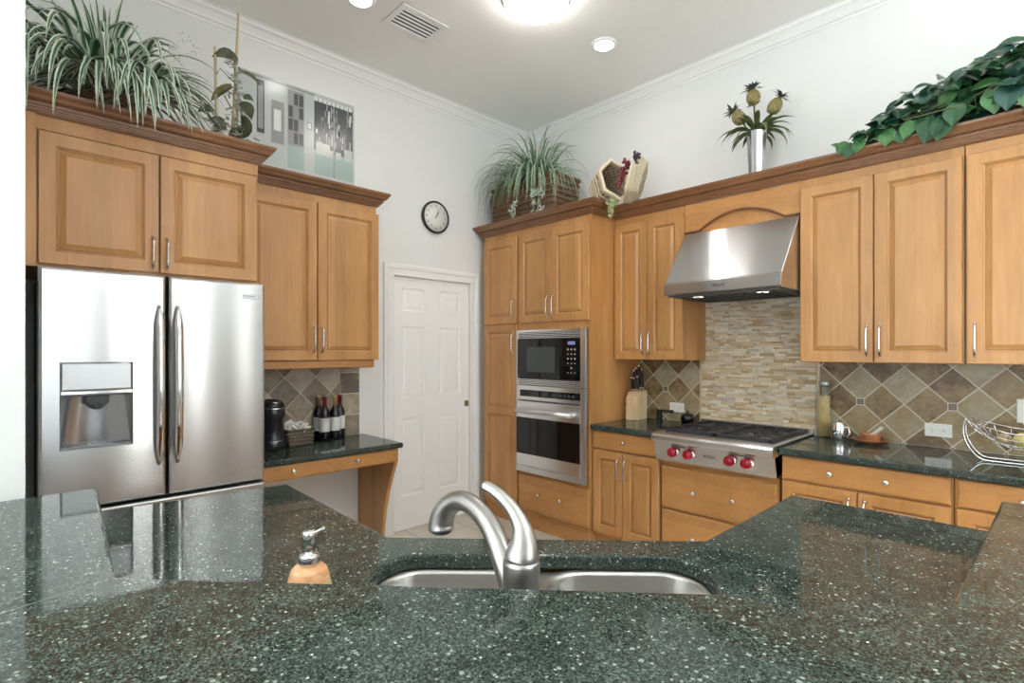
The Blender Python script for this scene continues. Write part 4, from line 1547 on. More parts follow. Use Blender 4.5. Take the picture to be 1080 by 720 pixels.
# far left window
pq(0.255, 0.36, 0.40, 0.80, 3, 0)
pq(0.275, 0.335, 0.52, 0.72, 4, 1)
pq(0.14, 0.20, 0.46, 0.95, 1, 0)
pq(0.15, 0.19, 0.50, 0.90, 3, 1)
pq(0.0, 1.0, 0.0, 0.17, 0, 0)
pq(0.0, 0.62, 0.965, 0.985, 3, 0)
mb.build('printed_scene', pm, pn, recalc=False)

# ================================================================ OUTLETS
def outlet(x, z, w, h, label, kind='outlet'):
    t = thing('outlet' if kind == 'outlet' else 'light_switch', (x, -0.008, z - h / 2), label, kind)
    mb = MB(RW); mb.rings([(x - w / 2, x + w / 2, z - h / 2, z + h / 2, 0.0085), (x - w / 2, x + w / 2, z - h / 2, z + h / 2, 0.012), (x - w / 2 + 0.003, x + w / 2 - 0.003, z - h / 2 + 0.003, z + h / 2 - 0.003, 0.0145)])
    pl = mb.build('plate', 'white', t)
    if kind == 'outlet':
        for sx in (-0.2, 0.2):
            mb = MB(RW)
            cx = x + sx * w
            mb.box(cx - 0.017, cx + 0.017, 0.0145, 0.0165, z - 0.014, z + 0.014, 0)
            for dz_ in (-0.006, 0.006):
                mb.box(cx - 0.006, cx + 0.003, 0.0165, 0.0168, z + dz_ - 0.0012, z + dz_ + 0.0012, 1)
            mb.box(cx + 0.007, cx + 0.011, 0.0165, 0.0168, z - 0.002, z + 0.002, 1)
            mb.build('socket', ['white', 'darkgrey'], t)
    else:
        mb = MB(RW); mb.box(x - 0.017, x + 0.017, 0.0145, 0.018, z - 0.033, z + 0.033); mb.build('rocker', 'white', t, bevel=0.001)
    return t
outlet(3.171, 1.008, 0.118, 0.072, 'white outlet plate on brown tile near the fruit bowl')
outlet(1.609, 1.013, 0.118, 0.072, 'white outlet plate on brown tile near the knife block')
outlet(3.520, 1.140, 0.075, 0.120, 'white switch plate on the tile at the right edge', 'switch')

# ================================================================ COUNTER ITEMS, left of cooktop
M['blockwood'] = wood('pale_block', (0.55, 0.40, 0.22), (0.66, 0.50, 0.30), (0.72, 0.58, 0.38), False, 0.45)
t = thing('knife_block', (1.35, -0.21, CZ), 'pale wood knife block against the oven tower', 'knife block')
kx0, kx1 = 1.300, 1.405
mb = MB(RW)
mb.prism_s([(0.10, CZ + 0.001), (0.22, CZ + 0.001), (0.235, CZ + 0.16), (0.20, CZ + 0.215), (0.10, CZ + 0.225)], kx0, kx1)
mb.build('block', 'blockwood', t, bevel=0.003)
mb = MB(RW)
mb.prism_s([(0.21, CZ + 0.001), (0.262, CZ + 0.001), (0.262, CZ + 0.105), (0.225, CZ + 0.125)], kx0 + 0.018, kx1 - 0.018)
mb.build('front_block', 'blockwood', t, bevel=0.003)
M['khand'] = plain('knife_handle', (0.015, 0.015, 0.016), 0.3)
kn = [(1.316, 0.125, 0.165), (1.340, 0.125, 0.185), (1.365, 0.125, 0.205), (1.388, 0.125, 0.175), (1.322, 0.175, 0.110), (1.350, 0.180, 0.105), (1.378, 0.178, 0.120)]
klab = ['knife at the back left of the knife block', 'tall knife second along the back of the block', 'tallest knife in the knife block, third along the back',
        'knife at the back right of the knife block', 'short steel ended knife at the front left of the block', 'short knife at the front middle of the block', 'short knife at the front right of the block']
for (x_, d_, L_), lb in zip(kn, klab):
    base_ = RW(x_, d_, CZ + (0.2262 if d_ < 0.15 else 0.221))
    ax = RW(0.02, 0.16, 1.0).normalized()
    t = thing('knife', tuple(base_), lb, 'knife', 'knives in the block')
    mb = MB()
    mb.tube([base_ + ax * 0.001, base_ + ax * (L_ * 0.14)], 0.0065, 8, r2=0.010, axis1=(1, 0, 0)); mb.build('bolster', 'chrome', t)
    mb = MB()
    mb.tube([base_ + ax * (L_ * 0.14), base_ + ax * (L_ * 0.5), base_ + ax * (L_ * 0.86)], [0.007, 0.008, 0.0075], 8, r2=[0.011, 0.012, 0.012], axis1=(1, 0, 0)); mb.build('handle', 'khand', t)
    mb = MB()
    mb.tube([base_ + ax * (L_ * 0.86), base_ + ax * L_], 0.0078, 8, r2=0.0125, axis1=(1, 0, 0)); mb.build('end_cap', 'chrome', t)
t = thing('jar', (1.735, -0.075, CZ), 'small black lidded pot beside the cooktop', 'pot')
c = Vector((1.735, -0.085, CZ))
mb = MB(); mb.lathe(c, [(0.034, 0.001), (0.044, 0.006), (0.049, 0.025), (0.047, 0.05), (0.043, 0.056), (0, 0.056)], 24); mb.build('body', 'blackglass', t)
mb = MB(); mb.lathe(c + Vector((0, 0, 0.0565)), [(0.043, 0), (0.044, 0.004), (0.03, 0.012), (0.008, 0.015), (0.008, 0.02), (0.012, 0.024), (0.010, 0.031), (0, 0.032)], 24); mb.build('lid', 'black', t)
t = thing('power_strip', (1.52, -0.03, CZ), 'slim black box against the tile beside knife block', 'power strip')
mb = MB(RW); mb.box(1.455, 1.485, 0.010, 0.05, CZ + 0.001, CZ + 0.075); mb.box(1.486, 1.585, 0.0085, 0.035, CZ + 0.055, CZ + 0.077); mb.build('case', 'black', t, bevel=0.003)
mb = MB(RW)
for i in range(3):
    mb.box(1.505 + 0.025 * i, 1.510 + 0.025 * i, 0.035, 0.0355, CZ + 0.064, CZ + 0.069)
mb.build('indicator', 'legend', t)

# ================================================================ COUNTER ITEMS, right of cooktop
M['jarglass'] = glassmat('clear_glass')
M['pasta'] = plain('dry_spaghetti', (0.76, 0.55, 0.25), 0.5)
t = thing('pasta_jar', (2.622, -0.07, CZ), 'tall clear glass jar of spaghetti beside the cooktop', 'jar')
c = Vector((2.630, -0.075, CZ))
mb = MB(); mb.lathe(c, [(0.035, 0.001), (0.038, 0.004), (0.038, 0.285), (0.030, 0.300), (0.030, 0.318), (0.028, 0.318), (0.028, 0.300), (0.0355, 0.284), (0.0355, 0.007), (0, 0.007)], 24); mb.build('glass', 'jarglass', t)
mb = MB(); mb.lathe(c, [(0.031, 0.319), (0.032, 0.322), (0.032, 0.340), (0.029, 0.345), (0, 0.345)], 20); mb.build('lid', plain('lid_grey', (0.35, 0.36, 0.36), 0.3, 0.6), t)
rs = random.Random(9)
mb = MB()
for i in range(150):
    a = rs.uniform(0, 2 * PI); r_ = 0.031 * math.sqrt(rs.random()); a2 = a + rs.uniform(-0.9, 0.9); r2_ = 0.030 * math.sqrt(rs.random())
    mb.tube([c + Vector((r_ * math.cos(a), r_ * math.sin(a), 0.008)), c + Vector((r2_ * math.cos(a2), r2_ * math.sin(a2), 0.228 + rs.uniform(0, 0.03)))], 0.0016, 5)
tag(mb.build('spaghetti', 'pasta'), 'dry spaghetti standing in the tall clear glass jar', 'pasta', None, 'stuff')

t = thing('canister', (2.715, -0.115, CZ), 'steel mug shaped canister next to the pasta jar', 'canister')
c = Vector((2.722, -0.120, CZ))
mb = MB(); mb.lathe(c, [(0.036, 0.001), (0.038, 0.004), (0.038, 0.098), (0.0365, 0.100), (0.0345, 0.098), (0.0345, 0.01), (0, 0.01)], 28); mb.build('body', 'chrome', t)
mb = MB(); mb.tube([c + Vector((0.036, -0.012, 0.082)), c + Vector((0.054, -0.02, 0.078)), c + Vector((0.060, -0.022, 0.05)), c + Vector((0.052, -0.02, 0.026)), c + Vector((0.036, -0.012, 0.022))], 0.005, 8); mb.build('handle', 'chrome', t)

M['terra'] = plain('terracotta', (0.36, 0.145, 0.065), 0.3)
c = Vector((2.880, -0.125, CZ))
mb = MB(); mb.lathe(c, [(0.045, 0.001), (0.05, 0.001), (0.088, 0.020), (0.092, 0.026), (0.088, 0.027), (0.05, 0.011), (0, 0.010)], 32)
tag(mb.build('saucer', 'terra'), 'brown glazed terracotta saucer on the right counter', 'saucer')
mb = MB(); c2 = c + Vector((0.003, 0, 0.0115))
mb.lathe(c2, [(0.035, 0), (0.046, 0.008), (0.055, 0.040), (0.058, 0.044), (0.054, 0.046), (0.043, 0.012), (0, 0.010)], 32)
tag(mb.build('bowl', plain('terracotta_pale', (0.46, 0.20, 0.095), 0.35)), 'small terracotta bowl standing on the brown saucer', 'bowl')
mb = MB()
mb.tube([c2 + Vector((-0.012, -0.004, 0.022)), c2 + Vector((0.02, 0.0, 0.050)), c2 + Vector((0.048, 0.006, 0.078)), c2 + Vector((0.056, 0.007, 0.085))], [0.009, 0.0095, 0.011, 0.007], 12)
tag(mb.build('pestle', plain('pestle_stone', (0.62, 0.57, 0.50), 0.5)), 'pale stone pestle leaning in the terracotta bowl', 'pestle')

# wire fruit bowl
t = thing('fruit_basket', (3.47, -0.24, CZ), 'chrome wire fruit bowl on curved legs, right counter', 'fruit bowl')
bc = Vector((3.500, -0.27, 0))
mb = MB()
RX_, RY_ = 0.185, 0.135
rim = []
def bowlpt(a, k):
    # k 0 = rim, 1 = bottom; the left end sweeps up
    r_ = math.cos(k * PI / 2)
    lift = 0.050 * max(0, -math.cos(a)) ** 1.5 * r_
    return Vector((bc.x + RX_ * r_ * math.cos(a), bc.y + RY_ * r_ * math.sin(a), CZ + 0.150 + lift - 0.085 * math.sin(k * PI / 2)))
for kk, r_ in ((0, 0.0035), (0.25, 0.002), (0.5, 0.002), (0.72, 0.002)):
    mb.tube([bowlpt(2 * PI * i / 40, kk) for i in range(40)], r_, 6, closed=True)
for j in range(9):
    a = PI * j / 9
    pts = [bowlpt(a, k_ / 8) for k_ in range(9)] + [bowlpt(a + PI, (7 - k_) / 8) for k_ in range(8)]
    mb.tube(pts, 0.0018, 6)
mb.build('wire_bowl', 'chrome', t)
for sy in (-0.05, 0.05):
    mb = MB()
    pts = []
    ctrl = [(3.318, 0.201), (3.308, 0.17), (3.306, 0.13), (3.318, 0.08), (3.345, 0.035), (3.375, 0.010), (3.42, 0.006), (3.56, 0.006), (3.62, 0.010), (3.655, 0.035), (3.68, 0.08), (3.688, 0.13), (3.684, 0.152)]
    for i in range(len(ctrl) - 1):
        for j in range(4):
            q = j / 4
            p0 = ctrl[max(0, i - 1)]; p1 = ctrl[i]; p2 = ctrl[i + 1]; p3 = ctrl[min(len(ctrl) - 1, i + 2)]
            f_ = lambda a, b, c_, d: 0.5 * (2 * b + (c_ - a) * q + (2 * a - 5 * b + 4 * c_ - d) * q * q + (3 * b - a - 3 * c_ + d) * q ** 3)
            pts.append(Vector((f_(p0[0], p1[0], p2[0], p3[0]), -0.27 + sy * (0.4 + 0.6 * min(1, abs(i - 6) / 3 if False else 1)), CZ + f_(p0[1], p1[1], p2[1], p3[1]))))
    mb.tube(pts, 0.005, 8)
    mb.build('leg', 'chrome', t)
fr = [(3.45, -0.25, 0.105, 0.030, (0.42, 0.32, 0.20), 'brownish round fruit at the left in the wire bowl', 1.0),
      (3.515, -0.285, 0.112, 0.034, (0.50, 0.44, 0.16), 'yellow green fruit in front in the wire bowl', 1.1),
      (3.575, -0.245, 0.110, 0.033, (0.48, 0.22, 0.08), 'orange fruit at the right in the wire bowl', 1.0)]
for (x_, y_, z_, r_, c_, lb, sz) in fr:
    t = thing('fruit', (x_, y_, CZ + z_ - r_ * sz), lb, 'fruit', 'fruit in the wire bowl')
    mb = MB(); mb.ball((x_, y_, CZ + z_), r_, 16, 0, (1, 1, sz)); mb.build('skin', plain('fruit_skin', c_, 0.4), t)
    mb = MB(); mb.tube([(x_, y_, CZ + z_ + r_ * sz * 0.95), (x_ + 0.003, y_, CZ + z_ + r_ * sz + 0.010)], 0.0018, 6); mb.build('stem', plain('fruit_stem', (0.10, 0.06, 0.03), 0.7), t)

# ================================================================ PLANTS
M['lf_green'] = leafmat('blade_green', (0.040, 0.130, 0.060), (0.110, 0.26, 0.110), 0.4)
M['lf_dark'] = leafmat('blade_dark', (0.012, 0.050, 0.036), (0.035, 0.10, 0.065), 0.35)
M['lf_white'] = leafmat('blade_cream', (0.62, 0.68, 0.58), (0.82, 0.84, 0.78), 0.45)
M['lf_pale'] = leafmat('blade_sage', (0.20, 0.30, 0.20), (0.36, 0.45, 0.32), 0.5)


def blade(mb, p, az, elev, L, w, droop, rs, mode=0, clamp=None, seg=10):
    """arching strap leaf: two margins and a centre stripe, slightly folded."""
    d = Vector((math.cos(az) * math.cos(elev), math.sin(az) * math.cos(elev), math.sin(elev)))
    side = Vector((-math.sin(az), math.cos(az), 0))
    pos = Vector(p)
    pts = []
    twist = rs.uniform(-0.5, 0.5)
    for i in range(seg + 1):
        q = i / seg
        ww = w * (0.55 + 0.45 * math.sin(min(1, q * 2.2) * PI / 2)) * (1 - q ** 2.6) + 0.0006
        sd = (side * math.cos(twist * q) + Vector((0, 0, 1)) * math.sin(twist * q))
        up = d.cross(sd)
        if up.z < 0:
            up = -up
        pts.append((pos - sd * ww + up * ww * 0.25, pos - sd * ww * 0.45, pos + sd * ww * 0.45, pos + sd * ww + up * ww * 0.25))
        d = d + Vector((0, 0, -droop * (0.4 + q) / seg))
        d.normalize()
        pos = pos + d * (L / seg)
        if clamp:
            pos = clamp(pos)
    V = [x for r_ in pts for x in r_]
    a, b = (1, 0) if mode == 0 else ((0, 1) if mode == 1 else (0, 0))
    for c0, mi in ((0, a), (1, b), (2, a)):
        F_ = []
        for i in range(seg):
            F_.append((4 * i + c0, 4 * i + c0 + 1, 4 * i + c0 + 5, 4 * i + c0 + 4))
        mb.add(V, F_, mi, True, True)


def clampbox(x0, y0, y1, ztop=None, xedge=None):
    def f(p):
        q = p.copy()
        q.x = max(q.x, x0)
        q.y = min(max(q.y, y0), y1)
        if ztop is not None and q.x < xedge and q.z < ztop:
            q.z = ztop
        return q
    return f


M['wick_b'] = wicker('brown_wicker', (0.24, 0.14, 0.075), (0.46, 0.31, 0.18), 80, 260)
# big spider plant on the refrigerator cabinet
t = thing('potted_plant', (0.42, -3.33, 2.446), 'large variegated spider plant in basket above refrigerator', 'plant')
mb = MB()
mb.lathe((0.45, -3.33, 2.4465), [(0.11, 0.0), (0.14, 0.01), (0.165, 0.17), (0.172, 0.175), (0.172, 0.185), (0.158, 0.185), (0.15, 0.165), (0.0, 0.16)], 28)
mb.build('basket', 'wick_b', t)
rs = random.Random(21)
cl = clampbox(0.03, -3.645, -2.2, 2.548, 0.715)
mb = MB()
for i in range(150):
    az = rs.uniform(-PI, PI)
    r_ = rs.uniform(0.0, 0.12)
    el = rs.uniform(0.45, 1.45)
    L_ = rs.uniform(0.36, 0.60)
    p = (0.47 + r_ * math.cos(az), -3.36 + r_ * math.sin(az), 2.66)
    blade(mb, p, az, el, L_, rs.uniform(0.011, 0.019), rs.uniform(2.0, 4.4), rs, 0 if rs.random() < 0.85 else 2, cl, 12)
for i in range(16):
    az = rs.uniform(-PI, PI)
    blade(mb, (0.47, -3.36, 2.66), az, rs.uniform(1.0, 1.45), rs.uniform(0.36, 0.50), rs.uniform(0.012, 0.017), rs.uniform(0.4, 1.2), rs, 0, cl, 10)
for i in range(44):         # long blades over the front
    y_ = rs.uniform(-3.56, -3.16)
    az = rs.uniform(-0.7, 0.6)
    blade(mb, (0.55, y_, 2.66), az, rs.uniform(0.5, 1.1), rs.uniform(0.42, 0.64), rs.uniform(0.012, 0.019), rs.uniform(3.2, 4.6), rs, 0, cl, 12)
for i in range(40):         # trailing to the right
    az = rs.uniform(0.5, 1.6)
    blade(mb, (0.53, -3.28, 2.65), az, rs.uniform(0.4, 1.1), rs.uniform(0.38, 0.55), rs.uniform(0.006, 0.011), rs.uniform(2.2, 3.6), rs, rs.choice((0, 0, 2)), cl, 12)
mb.build('foliage', ['lf_green', 'lf_white'], t, recalc=False)
mb = MB()
for i in range(9):
    az = rs.uniform(-PI, PI)
    pos = Vector((0.46, -3.30, 2.62)); d = Vector((0.5 * math.cos(az), 0.5 * math.sin(az) + 0.15, 1.0)).normalized()
    pp = [pos.copy()]
    for k_ in range(8):
        d = (d + Vector((0, 0, -0.09))).normalized()
        pos = cl(pos + d * 0.06)
        pp.append(pos.copy())
    mb.tube(pp, 0.0016, 5)
    for k_ in range(7):
        q = pp[-1] + Vector((rs.uniform(-0.02, 0.02), rs.uniform(-0.02, 0.02), rs.uniform(-0.02, 0.02)))
        mb.ball(q, 0.005, 6, 0, (1, 1, 0.6))
o = mb.build('flower_stems', 'lf_white', t)

# sparse dried plant with stakes
M['stake'] = plain('bamboo_stake', (0.58, 0.47, 0.30), 0.6)
M['dry'] = leafmat('dried_leaf', (0.035, 0.045, 0.020), (0.11, 0.12, 0.055), 0.55, 25)
M['dry2'] = leafmat('dried_leaf_edge', (0.20, 0.19, 0.08), (0.32, 0.28, 0.14), 0.55, 25)
t = thing('staked_plant', (0.42, -2.82, 2.446), 'sparse dried plant tied to bamboo stakes beside the print', 'plant')
mb = MB(); mb.lathe((0.42, -2.815, 2.4465), [(0.05, 0), (0.06, 0.005), (0.072, 0.10), (0.075, 0.105), (0.07, 0.108), (0.0, 0.10)], 20); mb.build('pot', plain('clay_pot', (0.30, 0.17, 0.11), 0.7), t)
mb = MB()
mb.tube([(0.42, -2.79, 2.54), (0.41, -2.765, 2.95), (0.40, -2.747, 3.365)], [0.011, 0.010, 0.007], 8); mb.build('stake', 'stake', t)
mb = MB(); mb.tube([(0.41, -2.86, 2.54), (0.40, -2.867, 3.125)], 0.008, 8); mb.build('stake', 'stake', t)
mb = MB(); mb.tube([(0.42, -2.74, 2.54), (0.41, -2.735, 2.86)], 0.005, 8); mb.build('stake', 'stake', t)
mb = MB()
stem = [(0.43, -2.80, 2.55), (0.42, -2.78, 2.68), (0.41, -2.775, 2.82), (0.42, -2.765, 2.93), (0.41, -2.77, 3.05), (0.42, -2.775, 3.09)]
mb.tube(stem, 0.006, 7)
mb.tube([(0.43, -2.82, 2.55), (0.42, -2.845, 2.65), (0.42, -2.88, 2.72)], 0.005, 7)
mb.tube([(0.42, -2.79, 2.80), (0.43, -2.83, 2.86)], 0.004, 6)
mb.tube([(0.42, -2.77, 2.95), (0.43, -2.85, 3.00), (0.43, -2.87, 2.96)], 0.003, 6)
mb.build('stem', plain('grey_stem', (0.30, 0.28, 0.22), 0.7), t)


def leaf(mb, p, d, up, L, w, mi=0, fold=0.25, curl=0.5, heart=0.0, seg=6, mi2=None):
    """broad pointed leaf starting at p along d; up is its face."""
    d = Vector(d).normalized()
    up = Vector(up)
    up = (up - d * up.dot(d)).normalized()
    sd = d.cross(up)
    pos = Vector(p)
    V = []
    for i in range(seg + 1):
        q = i / seg
        ww = w * (math.sin(PI * min(1, q * 0.86 + 0.10)) ** 0.8) * (1 - q ** 5)
        if heart and i == 0:
            ww = w * 0.35
        back = -d * (heart * w if i <= 1 else 0)
        V += [pos - sd * ww + up * ww * fold + back * (1 if i == 0 else 0.4), pos, pos + sd * ww + up * ww * fold + back * (1 if i == 0 else 0.4)]
        dn = (d - up * curl / seg).normalized()
        up = (up + d * curl / seg).normalized()
        d = dn
        pos = pos + d * (L / seg)
    F1, F2 = [], []
    for i in range(seg):
        F1.append((3 * i, 3 * i + 1, 3 * i + 4, 3 * i + 3))
        F2.append((3 * i + 1, 3 * i + 2, 3 * i + 5, 3 * i + 4))
    mb.add(V, F1, mi, True, True)
    mb.add(V, F2, mi if mi2 is None else mi2, True, True)


mb = MB()
rs = random.Random(4)
# (position, direction, length, width) of the dark curled leaves
dl_ = [((0.42, -2.760, 3.07), (0.15, -0.75, 0.10), 0.13, 0.045), ((0.42, -2.745, 3.02), (0.1, 1.0, 0.02), 0.13, 0.020), ((0.43, -2.79, 2.92), (0.2, -0.75, -0.6), 0.15, 0.022),
       ((0.42, -2.88, 2.75), (0.1, -0.9, -0.05), 0.08, 0.026), ((0.42, -2.75, 2.84), (0.2, 0.55, -0.5), 0.10, 0.042), ((0.43, -2.745, 2.77), (0.2, 0.25, -1.0), 0.14, 0.034),
       ((0.43, -2.73, 2.87), (0.1, 0.4, 0.1), 0.06, 0.024), ((0.45, -2.75, 2.595), (0.2, 1.0, 0.0), 0.17, 0.020), ((0.44, -2.83, 2.66), (0.25, -0.5, 0.35), 0.10, 0.04),
       ((0.45, -2.80, 2.60), (0.3, 0.2, 0.6), 0.10, 0.034), ((0.44, -2.85, 2.60), (0.2, -0.6, 0.5), 0.08, 0.03), ((0.46, -2.72, 2.57), (0.3, 0.6, -0.1), 0.09, 0.034)]
for (p, d, L_, w) in dl_:
    leaf(mb, p, d, (1.0, rs.uniform(-0.4, 0.4), 0.5), L_, w, 0, rs.uniform(0.7, 1.6), rs.uniform(0.3, 1.4), 0, 6, 1 if w < 0.023 else 0)
mb.build('leaves', ['dry', 'dry2'], t, recalc=False)
mb = MB()
for i in range(80):
    q = rs.random()
    if q < 0.55:
        p = Vector((rs.uniform(0.42, 0.66), rs.uniform(-2.97, -2.72), rs.uniform(2.55, 2.64)))
    else:
        k_ = rs.uniform(2.65, 3.05)
        p = Vector((0.425 + rs.uniform(-0.01, 0.03), -2.778 + rs.uniform(-0.03, 0.035), k_))
    for j in range(4):
        a = rs.uniform(0, 2 * PI)
        leaf(mb, p, (math.cos(a), math.sin(a), rs.uniform(-0.2, 0.9)), (0, 0, 1), rs.uniform(0.018, 0.04), rs.uniform(0.004, 0.008), 0 if rs.random() < 0.7 else 1, 0.2, 0.3, 0, 3)
mb.build('blossom_sprays', [leafmat('dusty_white', (0.50, 0.52, 0.48), (0.72, 0.72, 0.68), 0.7), 'lf_pale'], t, recalc=False)

# spider plant in a long woven box on the oven tower
t = thing('potted_plant', (0.42, -0.36, 2.446), 'grassy plant in woven box on top of the oven tower', 'plant')
mb = MB(RW)
taper_box(mb, 0.10, 0.80, 0.22, 0.52, 2.4465, 2.88, 0.015, 0.02)
mb.build('basket', 'wick_b', t)
mb = MB()
for zz in (2.47, 2.515, 2.56, 2.605, 2.65, 2.695, 2.74, 2.785, 2.83, 2.87, 2.885):
    k_ = 0.015 * (zz - 2.4465) / 0.43 + 0.004
    pp = []
    cs = [RW(0.10 - k_, 0.22 - k_, zz), RW(0.80 + k_, 0.22 - k_, zz), RW(0.80 + k_, 0.52 + k_, zz), RW(0.10 - k_, 0.52 + k_, zz)]
    for i in range(4):
        for j in range(12):
            pp.append(cs[i].lerp(cs[(i + 1) % 4], j / 12))
    mb.tube(pp, 0.009, 7, closed=True)
mb.build('woven_bands', 'wick_b', t)
rs = random.Random(33)
cl2 = lambda p: Vector((max(0.02, p.x), min(p.y, -0.02), max(p.z, 2.545 if (p.y > -0.71 and p.x < 1.3) else 0)))
mb = MB()
for i in range(300):
    az = rs.uniform(-PI, PI) if i < 170 else rs.uniform(-PI, 0)
    r_ = rs.uniform(0, 0.13)
    el = rs.uniform(0.6, 1.5)
    p = (0.46 + 1.5 * r_ * math.cos(az), -0.38 + 0.7 * r_ * math.sin(az), 2.88)
    blade(mb, p, az, el, rs.uniform(0.36, 0.66), rs.uniform(0.004, 0.0075), rs.uniform(3.6, 5.6), rs, rs.choice((0, 1, 2, 2)), cl2, 11)
mb.build('foliage', [M['lf_pale'], M['lf_green']], t, recalc=False)
mb = MB()
for i in range(26):
    x_ = rs.choice((0.38, 0.42, 0.62, 0.66, 0.70)) + rs.uniform(-0.03, 0.03)
    z_ = 2.56 + 0.2 * rs.random()
    p = Vector((x_, -0.555 - rs.uniform(0.0, 0.02), z_))
    for j in range(7):
        a = rs.uniform(0, 2 * PI)
        leaf(mb, p, (math.cos(a), -0.5, math.sin(a)), (0, -1, 0), rs.uniform(0.025, 0.05), 0.006, rs.choice((0, 1)), 0.1, 0.3, 0, 3)
mb.build('plantlets', ['lf_pale', 'lf_white'], t, recalc=False)
mb = MB()
mb.lathe((0.47, -0.567, 2.552), [(0.0, 0), (0.02, 0.002), (0.03, 0.02), (0.022, 0.045), (0.0, 0.06)], 10)
mb.lathe((0.53, -0.567, 2.550), [(0.0, 0), (0.02, 0.002), (0.03, 0.02), (0.022, 0.045), (0.0, 0.06)], 10)
mb.build('pine_cones', plain('cone_brown', (0.09, 0.055, 0.035), 0.8), t)

# open wicker hamper with grapes
M['wick_p'] = wicker('pale_wicker', (0.46, 0.37, 0.25), (0.70, 0.61, 0.46), 70, 150)
M['wick_rim'] = plain('wicker_rim', (0.62, 0.54, 0.40), 0.7)
t = thing('wicker_basket', (1.36, -0.40, 2.536), 'open pale wicker hamper with hinged lid above the cabinets', 'basket')


def hex_shell(mb, rimmb, c, ax, up, ra, rb, depth, shrink):
    """a six sided woven shell open towards ax."""
    ax = Vector(ax).normalized()
    up = Vector(up)
    up = (up - ax * up.dot(ax)).normalized()
    sd = ax.cross(up)
    c = Vector(c)
    n_ = 6
    secs = []
    for (dep, k_) in ((0.0, 1.0), (-depth * 0.45, 0.97), (-depth * 0.85, 0.85), (-depth, shrink)):
        secs.append([c + ax * dep + sd * (ra * k_ * math.cos(PI / 3 * i + PI / 6)) + up * (rb * k_ * math.sin(PI / 3 * i + PI / 6)) for i in range(n_)])
    inn = []
    for (dep, k_) in ((-depth + 0.012, shrink * 0.96), (-depth * 0.84, 0.80), (-depth * 0.45, 0.92), (0.0, 0.95)):
        inn.append([c + ax * dep + sd * (ra * k_ * math.cos(PI / 3 * i + PI / 6)) + up * (rb * k_ * math.sin(PI / 3 * i + PI / 6)) for i in range(n_)])
    al = secs + inn
    V = [p for s_ in al for p in s_]
    F_ = []
    for k_ in range(len(al)):
        k2 = (k_ + 1) % len(al)
        if k_ == 3:
            continue
        for i in range(n_):
            F_.append((k_ * n_ + i, k_ * n_ + (i + 1) % n_, k2 * n_ + (i + 1) % n_, k2 * n_ + i))
    F_.append(tuple(range(3 * n_, 4 * n_)))
    F_.append(tuple(range(4 * n_, 5 * n_))[::-1])
    mb.add(V, F_, 0, False, True)
    # bands
    for (dep, k_, rad) in ((0.0, 0.985, 0.014), (-0.022, 0.99, 0.009), (-depth * 0.3, 1.0, 0.006), (-depth * 0.45, 0.985, 0.006), (-depth * 0.6, 0.94, 0.006), (-depth * 0.75, 0.90, 0.006), (-depth * 0.9, 0.83, 0.006)):
        pts = []
        cor = [c + ax * dep + sd * (ra * k_ * math.cos(PI / 3 * i + PI / 6)) + up * (rb * k_ * math.sin(PI / 3 * i + PI / 6)) for i in range(n_)]
        for i in range(n_):
            for j in range(5):
                pts.append(cor[i].lerp(cor[(i + 1) % n_], j / 5))
        rimmb.tube(pts, rad, 7, closed=True)


bm_, rm_ = MB(), MB()
hex_shell(bm_, rm_, (1.370, -0.47, 2.700), (0.88, -0.42, 0.22), (-0.35, 0.0, 1.0), 0.130, 0.160, 0.25, 0.74)
bs = bm_.build('bowl', 'wick_p', t)
rm_.build('bands', 'wick_rim', bs)
bm_, rm_ = MB(), MB()
hex_shell(bm_, rm_, (1.475, -0.42, 2.690), (-0.88, -0.45, 0.30), (0.42, 0.0, 1.0), 0.120, 0.165, 0.085, 0.84)
bs = bm_.build('lid', 'wick_p', t)
rm_.build('bands', 'wick_rim', bs)
def grapes(name, c, dirv, n_, r, spread, mat, label, seed):
    rs = random.Random(seed)
    mb = MB()
    c = Vector(c); dv = Vector(dirv)
    for i in range(n_):
        q = i / n_
        wd = spread * (1 - 0.75 * q)
        p = c + dv * q + Vector((rs.uniform(-wd, wd), rs.uniform(-wd, wd), rs.uniform(-wd, wd)))
        mb.ball(p, r * rs.uniform(0.85, 1.1), 10)
    t = thing('grape_bunch', tuple(c + dv), label, 'grapes', 'artificial grape bunches at the hamper')
    mb.build('grapes', mat, t)
    mb = MB(); mb.tube([c - dv * 0.12, c + dv * 0.3], 0.003, 6); mb.build('stalk', plain('grape_stalk', (0.16, 0.13, 0.05), 0.7), t)
grapes('grape_bunch', (1.398, -0.555, 2.525), (0, -0.01, -0.115), 42, 0.0125, 0.030, plain('green_grape', (0.30, 0.34, 0.16), 0.25), 'bunch of pale green grapes hanging over the crown', 2)
grapes('grape_bunch', (1.485, -0.485, 2.800), (-0.075, -0.01, -0.17), 46, 0.0125, 0.026, plain('red_grape', (0.20, 0.03, 0.05), 0.25), 'bunch of red grapes inside the hamper lid', 3)
grapes('grape_bunch', (1.560, -0.475, 2.840), (-0.012, -0.01, -0.10), 26, 0.011, 0.022, plain('purple_grape', (0.055, 0.025, 0.055), 0.25), 'bunch of dark purple grapes behind the hamper lid', 4)

